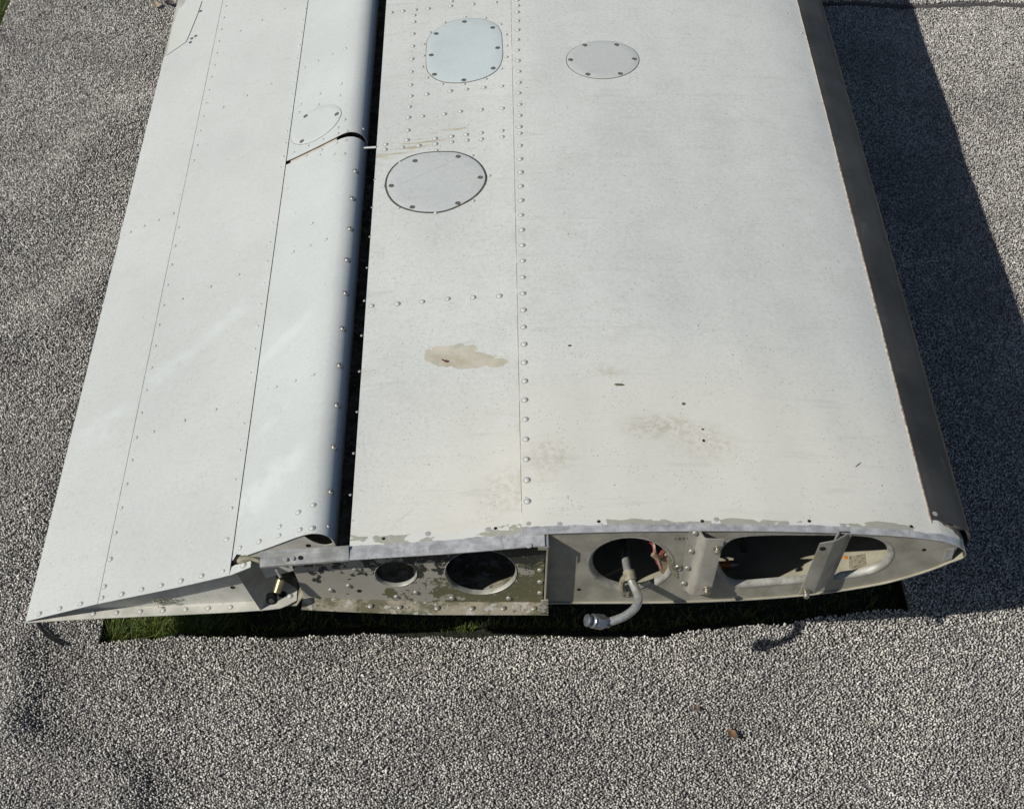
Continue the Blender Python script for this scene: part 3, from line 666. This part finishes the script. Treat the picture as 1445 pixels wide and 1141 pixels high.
ysf = sorted(set(list(ylist(YTE, YEND, 60)) + [yn - .0005, yn + .0005]))
G = [[(xte(y) + (XLAP + SK * y + .0004 - xte(y)) * t, y, 0) for y in ysf] for t in np.linspace(0, 1, 9)]
G = [[(x, y, flap_z(x, y) + .0003) for x, y, z in r] for r in G]
FLAP = sheet('flap', G, .0010, [flap_paint, FLAP_IN, edge_m], WING); FLAP['label'] = 'drooped white flap along the trailing edge, tapering to a thin edge'
SURF['flap'] = flap_z
sheet('flap_skin', [[(x + SK * y, y, FZ(x)) for y in ylist(YTE, YEND, 40)] for x in np.linspace(XLAP - .006, XSEAM - .0008, 14)], .0010, [flap_paint, FLAP_IN, edge_m], FLAP)
lowf = [on_y(a, b, YTE) for a, b in [(36, 877.8), (85, 874.5), (130, 872), (194, 869), (270, 865.5), (330, 862.5), (369, 860)]]
lowl = [(p.x, p.z) for p in lowf]
sheet('flap_lower_skin', [[(x + SK * y, y, z - .0012) for y in ylist(YTE, YEND, 10)] for x, z in lowl][::-1], .0012, [flap_paint, FLAP_IN, FLAP_IN], FLAP)
def FLZ(x): return float(np.interp(x, [q[0] for q in lowl], [q[1] for q in lowl]))
x0 = XTE + .012; x1 = XSEAM + .0
web('flap_end_rib', [(x, FZ(x) - .0012) for x in np.linspace(x0, x1, 12)] + [(lowl[-1][0], FLZ(lowl[-1][0]) + .0012)] + [(x, FLZ(x) + .0002) for x in np.linspace(x1, x0, 8)], [], .010, .001, FLAP_IN, FLAP)
small_hole(328, 828, .0095, .0028, FLAP)
# spar channel closing the hollow end, in shade on its forward side
SP_Y = 0
spq = [on_y(333, 808, YTE), on_y(367.5, 860, YTE), on_y(404, 836, .034), on_y(372, 786, .030)]
prism('flap_spar_plate', spq, (-.65, .76, 0), .0014, simple('grey_spar_paint', (.24, .24, .22), (.34, .34, .31), 40, .5, .1), FLAP)
zfl = spq[1].z
fl = [on_z(a, b, zfl) for a, b in [(366, 860.5), (396, 857), (406, 853), (418.5, 846), (419.5, 830), (401, 818), (388, 822)]]
prism('flap_flange', fl, (0, 0, -1), .0014, FLAP_IN, FLAP)
put(me_riv, 'rivet', on_z(409, 840, zfl + .0004), (0, 0, 1), .0036, FLAP)
o = small_hole(399, 838, 0, .005, FLAP); orient(o, on_z(398.5, 837.5, zfl + .0006), (0, 0, 1), .005)
# nose skin, in two lengths with a slanting slot between them
xn = -.2165
NP = [(x, FZ(x)) for x in np.linspace(XSEAM + .0008, -.262, 14)]
zt = FZ(-.262)
NP += [(p.x, p.z) for p in spline([(-.262, 0, zt), (-.250, 0, zt + .0035), (-.238, 0, zt + .0030), (-.2275, 0, zt - .0020), (-.2200, 0, zt - .0110), (-.2168, 0, zt - .0230), (-.2168, 0, zt - .0370),
      (-.2210, 0, zt - .0500), (-.2310, 0, zt - .0620), (-.2460, 0, zt - .0710), (-.2700, 0, zt - .0780)], 4)[1:]]
sA = on_flap(405, 229); sB = on_flap(480, 193)
def slot_y(x, y=.6):
    t = (x - sA.x) / (sB.x - sA.x); return sA.y + (sB.y - sA.y) * min(max(t, 0), 1.05)
def nose_piece(a, b, nm, lab, n=30):
    rows = []
    for x, z in NP:
        y0, y1 = a(x), b(x); rows.append([(x + SK * y, y, z) for y in (y0 + (y1 - y0) * k / (n - 1) for k in range(n))])
    o = sheet(nm, rows, .0010, [nose_paint, FLAP_IN, edge_m], FLAP); o['label'] = lab; return o
nose_piece(lambda x: YNS, lambda x: slot_y(x) - .0062, 'flap_nose_skin', 'near length of the rounded flap nose')
nose_piece(lambda x: slot_y(x) + .0055 + .003 * max(0, min(1, (x + .27) / .02)), lambda x: YEND, 'flap_nose_skin', 'far length of the rounded flap nose beyond the slanting slot')
fx = [sA.x + (sB.x - sA.x) * t for t in np.linspace(.06, .93, 6)]
sheet('slot_floor', [[(x, slot_y(x) + d_, FZ(x - SK * slot_y(x)) - .0042) for d_ in (-.0085, .004, .013)] for x in fx], .001, [simple('beige_rib_edge', (.42, .38, .31), (.56, .52, .44), 40, .6)], FLAP)
# web closing the near end of the nose
wx = [(x, FZ(x) - .0012) for x in np.linspace(XSEAM + .003, -.262, 8)]
hollow = [(p.x, p.z) for p in spline([on_y(a, b, .0205) for a, b in [(427, 753.3), (440, 751.8), (452, 751.8), (461, 755), (467.5, 761), (468, 766.5), (456, 768), (441, 763)]], 3, True)]
wx += [(-.250, zt + .0015), (-.238, zt + .001), (-.229, zt - .004), (-.2215, zt - .012), (-.2185, zt - .023), (-.2185, zt - .036), (-.223, zt - .049), (-.246, zt - .069), (-.33, .236)]
web('flap_nose_rib', wx, [hollow], .0205, .001, FLAP_IN, FLAP)
small_hole(435, 769, .0202, .0030, FLAP)
tab = [on_f(a, b, lambda x, y: FZ(x - SK * y) - .0006) for a, b in [(327, 799), (332, 796), (338, 795), (354, 787), (353.5, 799), (323.5, 811)]]
prism('hinge_tab', tab, (0, 0, -1), .0016, flap_paint, FLAP)
p = on_flap(334.5, 789); bm = bmesh.new(); tube([p + Vector((-.002, -.004, .0006)), p + Vector((.002, .006, .0012))], [.0042, .0042], 12, True, bm); bm_obj('lug_hole', bm, black_m, FLAP)
lug = spline([on_y(338, 791, .012), on_y(345, 787, .010), on_y(356, 788, .008), on_y(368, 792, .004)], 4)
bm_obj('torn_lug', tube(lug, [.005, .0052, .006, .0055, .005, .0048, .004, .0035, .003, .003, .003, .003, .003][:len(lug)], 7), cl_m, FLAP)
put(me_riv, 'rivet', on_flap(343.5, 796.5) + Vector((0, 0, .0002)), n_flap(-.35), .0040, FLAP)
# lower nose skin keeps the flap closed below
sheet('flap_belly_skin', [[(x + SK * y, y, z) for y in ylist(.035, YEND, 8)] for x, z in [(-.268, zt - .0775), (-.30, .243), (lowl[-1][0] - .002, lowl[-1][1] - .001)]], .001, [flap_paint, FLAP_IN], FLAP)
# flap rivets
me_riv2 = me_riv
def rivet_flap(px, py, r=.0030, me=None, k=1.0):
    p = on_flap(px, py); return put(me or me_riv, 'rivet', p + n_flap(p.x - SK * p.y) * (.0005 if p.x - SK * p.y < XLAP else 0), n_flap(p.x - SK * p.y), r * random.uniform(.85, 1.1), FLAP)
R = [(180 + a / 3.803, b / 3.803) for a, b in [(527, 33), (515, 95), (502, 158), (488, 222), (478, 285), (465, 349), (449, 413), (435, 483), (422, 552), (405, 623), (390, 701), (373, 779), (354, 861), (953, 47),
     (940, 108), (932, 175), (922, 242), (909, 314), (902, 383), (891, 445), (882, 508), (874, 572), (862, 636), (854, 705), (845, 768), (832, 843), (820, 898), (638, 513), (511, 575), (770, 449), (720, 108), (840, 47), (603, 166),
     (1170, 261), (1020, 328), (950, 364)]]
R += [(160 + a / 4.388, 300 + b / 4.388) for a, b in [(369, 5), (402, 90), (380, 205), (359, 322), (334, 447), (309, 573), (280, 695), (258, 825), (235, 959), (203, 1098), (985, 62), (968, 183), (950, 300), (934, 435), (912, 567),
     (893, 702), (875, 843), (848, 990), (105, 120), (191, 82), (279, 45), (599, 458), (775, 383), (425, 533)]]
R += [(300 + a / 3.566, 240 + b / 3.566) for a, b in [(570, 348), (490, 379), (405, 411), (500, 267), (507, 1028), (415, 1059), (320, 1090)]]
R += [(100 + a / 5.558, 560 + b / 5.558) for a, b in [(553, 123), (512, 317), (478, 493), (437, 681), (398, 866), (350, 1063), (1355, 208), (1325, 417), (1288, 646), (1256, 872), (648, 270), (888, 183), (1135, 96)]]
for a, b in R: rivet_flap(a, b, .0027)
R = [(a / 3.6125, 700 + b / 3.6125) for a, b in [(562, 318), (532, 458), (521, 515), (202, 597), (306, 570), (413, 546), (621, 497), (723, 472), (822, 452), (923, 429), (1028, 403), (1137, 380), (1158, 217)]]
R += [(300 + a / 4.817, 700 + b / 4.817) for a, b in [(127, 80), (95, 290), (187, 347), (317, 305), (452, 265), (455, 203), (583, 107), (683, 57), (593, 225), (675, 213)]]
for a, b in R: rivet_flap(a, b, .0036)
R = [(380 + a / 5.19, 20 + b / 5.19) for a, b in [(555, 250), (460, 295), (355, 343), (258, 391), (527, 510), (370, 583), (515, 595), (360, 663), (230, 660), (215, 718), (550, 772), (500, 832), (500, 873), (567, 854), (390, 916), (282, 965),
     (380, 993), (560, 920), (492, 943), (548, 1020), (475, 1025), (368, 1030), (270, 1040), (177, 1012), (102, 1043)]]
for a, b in R: rivet_flap(a, b, .0029)
for a, b in [(132, 865.5), (164.6, 863.5), (198, 861), (230, 859), (261.5, 857), (294, 856), (325, 854)]:
    p = on_y(a, b, .001); put(me_riv, 'rivet', (p.x, .001, FLZ(p.x) + .0001), (0, 0, 1), .0034, FLAP)
bm = bmesh.new()
for k in range(26):
    a0, b0 = random.gauss(229, 9), random.gauss(848, 3.5); an = random.uniform(0, 6.28); l_ = random.uniform(2, 8)
    tube([on_y(a0, b0, .006), on_y(a0 + l_ * .5 * math.cos(an), b0 + l_ * .3 * math.sin(an) - .8, .004), on_y(a0 + l_ * math.cos(an), b0 + l_ * .6 * math.sin(an), .007)], random.uniform(.0003, .0009), 5, True, bm)
bm_obj('dusty_cobweb', bm, cl_m, FLAP)
# large screws down the side of the nose
def nose_pt(z_frac):
    pass
NPa = np.array(NP)
def on_nose(px, py):
    best = None
    for i in range(13, len(NPa) - 14):
        for t in np.linspace(0, 1, 6, endpoint=False):
            x, z = NPa[i] * (1 - t) + NPa[i + 1] * t; q = on_z(px, py, z)
            e_ = abs(q.x - (x + SK * q.y))
            if best is None or e_ < best[0]:
                tg = NPa[i + 1] - NPa[i]; nn = Vector((-tg[1], 0, tg[0])).normalized(); best = (e_, q, nn)
    return best[1], best[2]
me_nscr = lathe_mesh('nose_screw', [(1.25, .0), (1.12, .12), (1, .1), (.9, .42), (.62, .6), (.3, .56), (.26, .35), (0, .35)], 16); me_nscr.materials.append(metal_rivet)
for a, b in [(504.7, 241.4), (500, 280), (497, 322.7), (493, 366.5), (490.7, 413.6), (486.5, 463.5), (482.3, 515.4), (478.8, 571.5), (474.3, 630.4), (469.9, 693.5)]:
    p, nn = on_nose(a - 2.5, b); put(me_nscr, 'screw', p, nn, .0052, FLAP)
for a, b in [(516, 182), (466.5, 742)]:
    p, nn = on_nose(a - 3, b); put(me_riv, 'rivet', p, nn, .003, FLAP)
# oval cover on the flap nose and trim tab at the far trailing edge
D_out = [(380 + a / 5.19, 20 + b / 5.19) for a, b in [(455, 662), (505, 680), (528, 715), (515, 765), (475, 820), (420, 870), (350, 915), (280, 945), (215, 952), (172, 935), (160, 880), (190, 820), (250, 755), (320, 700), (385, 672)]]
D_scr = [(380 + a / 5.19, 20 + b / 5.19) for a, b in [(268, 748), (496, 733), (240, 932)]]
cover('inspection_cover', D_out, nose_paint, 'round white cover on the flap nose just beyond the slot', D_scr, on_flap, n_flap, FLAP, 0, .0007)
tq = [on_flap(a, b) for a, b in [(235.5, 78.5), (243, 42), (252.5, 12), (285, 2), (279, 20), (266, 52), (262, 60)]]
prism('trim_tab', [p + Vector((0, 0, .0009)) for p in tq], (0, 0, 1), .0012, paint('cream_tab_paint', (.59, .605, .555), dirt=.5, waves=0), FLAP)
for a, b in [(283, 16), (277, 19), (276, 51), (270.5, 54.5), (268.5, 60)]:
    put(me_scr, 'rivet', on_flap(a, b) + Vector((0, 0, .001)), n_flap(-.6), .0034, FLAP)
# little pin across the gap
bm_obj('hinge_pin', tube([on_f(514, 208.5, lambda x, y: .333), on_f(531, 207.5, lambda x, y: .3365)], .0026, 10), edge_m, WING)

# ------------------------------------------------------------------ ground, grass, carpets
soil = simple('dark_soil', (.012, .011, .007), (.03, .026, .015), 20, .95, 0, .6, bd=.01)
V = []; Fc = []; nx, ny = 60, 60
for i in range(nx):
    for j in range(ny):
        x = -30 + 60 * i / (nx - 1); y = -30 + 60 * j / (ny - 1); V.append((x, y, -.045))
for i in range(nx - 1):
    for j in range(ny - 1): a = i * ny + j; Fc.append((a, a + ny, a + ny + 1, a + 1))
lawn = NT('lawn_ground', .9); lawn.color(lawn.mix(lawn.noise(9, 6, .7), (.008, .009, .005), (.02, .026, .010))); lawn.bump(lawn.noise(60, 5), .8, .02)
gr = link('ground', mesh('ground', V, Fc), lawn.m); gr['kind'] = 'structure'

HX0, HX1 = -.628, .700
def edge_y(x):       # front edge of the opening
    return float(np.interp(x, [-.66, -.55, -.2, .30, .42, .56, .70], [.066, .078, .083, .080, .100, .118, .132])) + .003 * math.sin(x * 23) + .002 * math.sin(x * 61)
folds = []           # (polyline of ground points, width, height)
def fold(pts, wd, h): folds.append(([on_z(a, b, 0) for a, b in pts], wd, h))
fold([(-30, 930), (20, 925), (32, 985), (10, 1040)], .036, .022)
fold([(-20, 1030), (60, 1060), (130, 1085), (175, 1110), (180, 1160)], .036, .026)
fold([(140, 905), (172, 915), (195, 940), (190, 970)], .016, .006)
fold([(330, 1000), (420, 985), (470, 1010)], .045, .012)
fold([(0, 500), (120, 420), (220, 330)], .07, .022)
fold([(-40, 330), (60, 290), (160, 180), (235, 150)], .07, .022)
fold([(0, 780), (60, 700), (100, 600)], .06, .015)
fold([(1330, 880), (1360, 1000), (1445, 1100)], .07, .006)
fold([(1060, 960), (1120, 1040), (1100, 1141)], .07, .005)
fold([(1380, 60), (1400, 250), (1460, 330)], .09, .010)
fold([(620, 960), (700, 1040), (820, 1100)], .06, .005)
FP = []
for P, wd, h in folds:
    S = [P[i].lerp(P[i + 1], t / 8) for i in range(len(P) - 1) for t in range(8)] + [P[-1]]
    FP.append((np.array([[p.x, p.y] for p in S]), wd, h))
def gz(x, y):
    z = .0075 * mnoise.noise((x * 3.1, y * 3.1, 2.0)) + .0045 * mnoise.noise((x * 8, y * 8, 5.0)) + .0010 * mnoise.noise((x * 19, y * 19, 1.0))
    for S, wd, h in FP:
        d2 = ((S[:, 0] - x) ** 2 + (S[:, 1] - y) ** 2).min()
        z += h * math.exp(-d2 / (wd * wd)) * (.8 + .4 * mnoise.noise((x * 6, y * 6, 9)))
    return z
def in_corner(x, y):   # bare lawn in the far left corner
    return (x + 1.31) * .55 + (1.80 - y) * .35 < -.0
def carpet_mesh(x0, x1, y0, y1, st, hole=True):
    xs = list(np.arange(x0, x1 + 1e-6, st)); ysg = list(np.arange(y0, y1 + 1e-6, st))
    if hole:
        xs = sorted(set([round(v, 5) for v in xs if abs(v - HX0) > st * .4 and abs(v - HX1) > st * .4] + [HX0, HX1]))
        ysg = sorted(set([round(v, 5) for v in ysg if abs(v - .08) > st * .4] + [.08]))
    idx = {}; V = []; Fc = []
    def vid(i, j):
        if (i, j) not in idx:
            x, y = xs[i], ysg[j]
            if hole:
                ey = edge_y(x); wgt = math.exp(-((y - .08) / .06) ** 2); y = y + (ey - .08) * wgt
            idx[(i, j)] = len(V); V.append((x, y, gz(x, y)))
        return idx[(i, j)]
    c1 = on_z(22, -6); c2 = on_z(-6, 44)
    for i in range(len(xs) - 1):
        for j in range(len(ysg) - 1):
            xc = (xs[i] + xs[i + 1]) / 2; yc = (ysg[j] + ysg[j + 1]) / 2
            if hole:
                if HX0 < xc < HX1 and .08 < yc < 1.72: continue
                if xc > .62 and yc > 1.955: continue
                if (c2.x - c1.x) * (yc - c1.y) - (c2.y - c1.y) * (xc - c1.x) < 0: continue
            Fc.append((vid(i, j), vid(i + 1, j), vid(i + 1, j + 1), vid(i, j + 1)))
    return V, Fc
def skirt(V, Fc, drop):
    from collections import Counter
    E_ = {}
    for f in Fc:
        for k in range(4):
            a, b = f[k], f[(k + 1) % 4]; E_[(a, b)] = 1
    V = list(V); F2 = list(Fc); m_ = {}
    for (a, b) in list(E_):
        if (b, a) not in E_:
            for q in (a, b):
                if q not in m_: m_[q] = len(V); V.append((V[q][0], V[q][1], V[q][2] - drop))
            F2.append((b, a, m_[a], m_[b]))
    return V, F2
back_m = simple('carpet_backing', (.12, .115, .11), (.20, .19, .18), 200, .95, 0, .5, bd=.003)
# yarn colours vary tuft by tuft
n = NT('speckled_grey_yarn', .92, 0, .15)
oi = n.N.new('ShaderNodeObjectInfo'); rnd = oi.outputs['Random']
cr = n.N.new('ShaderNodeValToRGB'); cr.color_ramp.interpolation = 'LINEAR'; n.L.new(rnd, cr.inputs[0])
els = cr.color_ramp.elements; els[0].position = 0; els[0].color = (.28, .266, .248, 1); els[1].position = 1; els[1].color = (.84, .81, .75, 1)
for pos, c in ((.2, (.37, .352, .328)), (.45, (.52, .50, .46)), (.7, (.68, .652, .60)), (.85, (.77, .74, .685))):
    e_ = els.new(pos); e_.color = c + (1,)
gp = n.N.new('ShaderNodeNewGeometry').outputs['Position']
nap_shade = n.ramp(n.noise(3.6, 6, .62, gp), .40, .64); tint = n.noise(5, 3, .5, gp)  # broad patches: shade of folds and pressed nap, put into the yarn colour
cc = n.mix(n.math('MULTIPLY', nap_shade, .50), cr.outputs[0], n.mix(.5, cr.outputs[0], (.10, .085, .09)))
cc = n.mix(n.math('MULTIPLY', tint, .25), cc, n.mix(.5, cc, (.40, .335, .28)))
n.color(cc)
n.set('Sheen Weight', .1) if 'Sheen Weight' in n.b.inputs else None
yarn = n.m
def pile(owner, V, Fc, spacing, seed):
    me = mesh('pile', V, Fc, False); o = link('pile', me, yarn, owner); o['kind'] = 'stuff'
    ng = bpy.data.node_groups.new('carpet_pile', 'GeometryNodeTree')
    ng.interface.new_socket('Geometry', in_out='INPUT', socket_type='NodeSocketGeometry'); ng.interface.new_socket('Geometry', in_out='OUTPUT', socket_type='NodeSocketGeometry')
    N = ng.nodes; L = ng.links; gi = N.new('NodeGroupInput'); go = N.new('NodeGroupOutput')
    dp = N.new('GeometryNodeDistributePointsOnFaces'); dp.distribute_method = 'POISSON'
    dp.inputs['Distance Min'].default_value = spacing; dp.inputs['Density Max'].default_value = 1.6 / spacing ** 2; dp.inputs['Seed'].default_value = seed
    L.new(gi.outputs[0], dp.inputs['Mesh'])
    ico = N.new('GeometryNodeMeshIcoSphere'); ico.inputs['Radius'].default_value = 1; ico.inputs['Subdivisions'].default_value = 2
    sp = N.new('GeometryNodeSetPosition'); no = N.new('ShaderNodeTexNoise'); no.inputs['Scale'].default_value = 1.1; no.inputs['Detail'].default_value = 1
    vm = N.new('ShaderNodeVectorMath'); vm.operation = 'SUBTRACT'; vm.inputs[1].default_value = (.5, .5, .5); L.new(no.outputs['Color'], vm.inputs[0])
    vs = N.new('ShaderNodeVectorMath'); vs.operation = 'SCALE'; vs.inputs['Scale'].default_value = 1.7; L.new(vm.outputs[0], vs.inputs[0])
    L.new(ico.outputs['Mesh'], sp.inputs['Geometry']); L.new(vs.outputs[0], sp.inputs['Offset'])
    ss = N.new('GeometryNodeSetShadeSmooth'); L.new(sp.outputs[0], ss.inputs['Geometry'])
    sm_ = N.new('GeometryNodeSetMaterial'); sm_.inputs['Material'].default_value = yarn; L.new(ss.outputs[0], sm_.inputs['Geometry'])
    ip = N.new('GeometryNodeInstanceOnPoints'); L.new(dp.outputs['Points'], ip.inputs['Points']); L.new(sm_.outputs[0], ip.inputs['Instance'])
    def rv(lo, hi, sd):
        r = N.new('FunctionNodeRandomValue'); r.data_type = 'FLOAT_VECTOR'; r.inputs[0].default_value = lo; r.inputs[1].default_value = hi; r.inputs['Seed'].default_value = sd; return r.outputs[0]
    L.new(rv((-1.0, -1.0, 0), (1.0, 1.0, 6.28), 3), ip.inputs['Rotation'])
    L.new(rv((spacing * .40, spacing * .34, spacing * .7), (spacing * .66, spacing * .58, spacing * 1.15), 5), ip.inputs['Scale'])
    tr = N.new('GeometryNodeTranslateInstances')
    L.new(ip.outputs[0], tr.inputs[0])
    r2 = N.new('FunctionNodeRandomValue'); r2.data_type = 'FLOAT_VECTOR'; r2.inputs[0].default_value = (-.0008, -.0008, -.0016); r2.inputs[1].default_value = (.0008, .0008, .0010); r2.inputs['Seed'].default_value = 9
    L.new(r2.outputs[0], tr.inputs['Translation']); tr.inputs['Local Space'].default_value = False
    L.new(tr.outputs[0], go.inputs[0])
    m_ = o.modifiers.new('pile', 'NODES'); m_.node_group = ng
    return o
CV, CF = carpet_mesh(-1.42, 1.56, -.34, 2.30, .012)
SV, SF = skirt([(x, y, z - .004) for x, y, z in CV], CF, .009)
CP = link('carpet', mesh('carpet', SV, SF), back_m)
CP['label'] = 'large speckled grey carpet around the wing, with a grassy opening below its root end'; CP['category'] = 'carpet'
pile(CP, [(x, y, z) for x, y, z in CV], CF, .0029, 1)
CV2, CF2 = carpet_mesh(.60, 1.70, 1.963, 2.40, .03, False)
SV2, SF2 = skirt([(x, y, z + .004) for x, y, z in CV2], CF2, .012)
CP2 = link('carpet', mesh('carpet', SV2, SF2), back_m)
CP2['label'] = 'separate carpet whose edge just shows at the top right corner'; CP2['category'] = 'carpet'
pile(CP2, [(x, y, z + .008) for x, y, z in CV2], CF2, .0036, 2)

def grass(name, n_, area, hmin, hmax, label, z0=-.045):
    V = []; Fc = []; mi = []
    for k in range(n_):
        x, y = area(); h = random.uniform(hmin, hmax) * (.42 if (z0 < 0 and x > -.44 and y < .6) else 1); a = random.uniform(0, 6.283); lean = random.uniform(.1, .9) * h; wd = random.uniform(.0007, .0016)
        dx, dy = math.cos(a), math.sin(a); sx, sy = -dy * wd, dx * wd
        b = len(V)
        for t in (0, .4, .75, 1):
            cx = x + dx * lean * t * t; cy = y + dy * lean * t * t; cz = z0 + h * (t - .25 * t * t * (lean / h)); w_ = 1 - t * .92
            V += [(cx - sx * w_, cy - sy * w_, cz), (cx + sx * w_, cy + sy * w_, cz)]
        for q in range(3): Fc.append((b + q * 2, b + q * 2 + 1, b + q * 2 + 3, b + q * 2 + 2)); mi.append(k % 4)
    me = mesh(name, V, Fc, False, mi)
    ms = []
    for nm, c1, c2 in (('grass_green', (.06, .11, .014), (.13, .19, .03)), ('grass_dark', (.025, .05, .01), (.05, .085, .015)), ('grass_yellow', (.13, .15, .03), (.20, .20, .06)), ('grass_mid', (.08, .14, .02), (.15, .20, .04))):
        g = NT(nm, .55); g.color(g.mix(g.noise(30, 3), c1, c2)); ms.append(g.m)
    o = link(name, me, ms); o['label'] = label; o['category'] = 'grass'; o['kind'] = 'stuff'; return o
def area1():
    x = random.uniform(HX0 + .006, HX1 - .004)
    if -.42 < x and random.random() < .72: x = random.uniform(HX0 + .006, -.40)
    y = edge_y(x) + .006 + abs(random.gauss(0, .09))
    return x, max(min(y, .6), edge_y(x) + (.045 if -.36 < x < .45 else 0))
grass('grass', 9500, area1, .022, .062, 'tangled green grass in the opening of the carpet below the wing')
c1 = on_z(22, -6); c2 = on_z(-6, 44)
def area2():
    t = random.uniform(-.3, 1.5); x = c1.x + (c2.x - c1.x) * t; y = c1.y + (c2.y - c1.y) * t; k = random.uniform(.0, .35)
    return x - k, y + k * .3
grass('grass', 9000, area2, .03, .06, 'strip of green lawn grass at the top left corner beyond the carpet')
# ------------------------------------------------------------------ litter
def leaf_thing(name, label, px, py, L, wd, rot, c1, c2, z=None, curl=.25, cat='leaf', base=None):
    p = base or on_z(px, py, .004); p = Vector(p)
    if z is not None: p.z = z
    G = []
    for i in range(9):
        t = i / 8; hw = wd * math.sin(math.pi * min(1, t * .93 + .04)) ** .8 * (1 + .2 * math.sin(t * 14))
        row = []
        for s_ in (-1, -.5, 0, .5, 1):
            row.append((L * (t - .5), s_ * hw, curl * hw * s_ * s_ + L * curl * .5 * (t - .5) ** 2 + .0008 * math.sin(t * 9 + s_)))
        G.append(row)
    o = sheet(name, G, .0004, [simple(name + '_col', c1, c2, 90, .7)]); o.location = p; o.rotation_euler = (random.uniform(-.2, .2), .1, rot); o['label'] = label; o['category'] = cat
    return o
leaf_thing('dead_leaf', 'curled brown dead leaf lying on the carpet at the lower right', 1033, 1035, .022, .006, 1.2 + 1.0, (.10, .055, .03), (.2, .12, .07), gz(*on_z(1033, 1035).xy) + .008)
leaf_thing('dead_leaf', 'tiny brown leaf on the carpet left of the larger dead leaf', 983, 999, .012, .0035, 2.4, (.10, .06, .04), (.17, .12, .08), gz(*on_z(983, 999).xy) + .007)
leaf_thing('dead_leaf', 'tan dry leaf on the carpet beside the far trailing edge', 221, 9, .022, .009, .5, (.35, .28, .18), (.5, .42, .3), gz(*on_z(221, 9).xy) + .009)
leaf_thing('dead_leaf', 'dark crumpled leaf beside the tan dry leaf near the far trailing edge', 238, 7, .020, .009, -.3, (.025, .02, .018), (.06, .05, .04), gz(*on_z(238, 7).xy) + .008, .8)
p = on_main(628, 509)
leaf_thing('leaf_shred', 'small dark red shred lying on the tan stain of the wing', 0, 0, .011, .0022, -.25, (.10, .02, .015), (.16, .04, .03), None, .6, 'leaf', p + Vector((0, 0, .0002)))
tw = [on_z(a, b, gz(*on_z(a, b, .012).xy) + .0075) for a, b in [(53, 877), (60, 887), (67, 896), (77, 902), (88, 908)]]
o = bm_obj('black_stick', tube(spline(tw, 4), .0031, 8), eye_m); o['label'] = 'bent black stick on the carpet below the trailing edge corner'; o['category'] = 'stick'
bm = bmesh.new()
P0 = on_z(1192, 128, .012)
for a, b, c_, d_ in [(1190, 131, 1201, 122), (1194, 128, 1193, 121), (1197, 125, 1202, 127)]:
    tube([on_z(a, b, .012), on_z((a + c_) / 2, (b + d_) / 2 - 1, .02), on_z(c_, d_, .014)], .0009, 6, True, bm)
o = bm_obj('grass_straw', bm, simple('dry_straw', (.3, .28, .22), (.45, .42, .35), 60, .7)); o['label'] = 'pale dry straw on the shaded carpet beside the black leading edge'; o['category'] = 'straw'
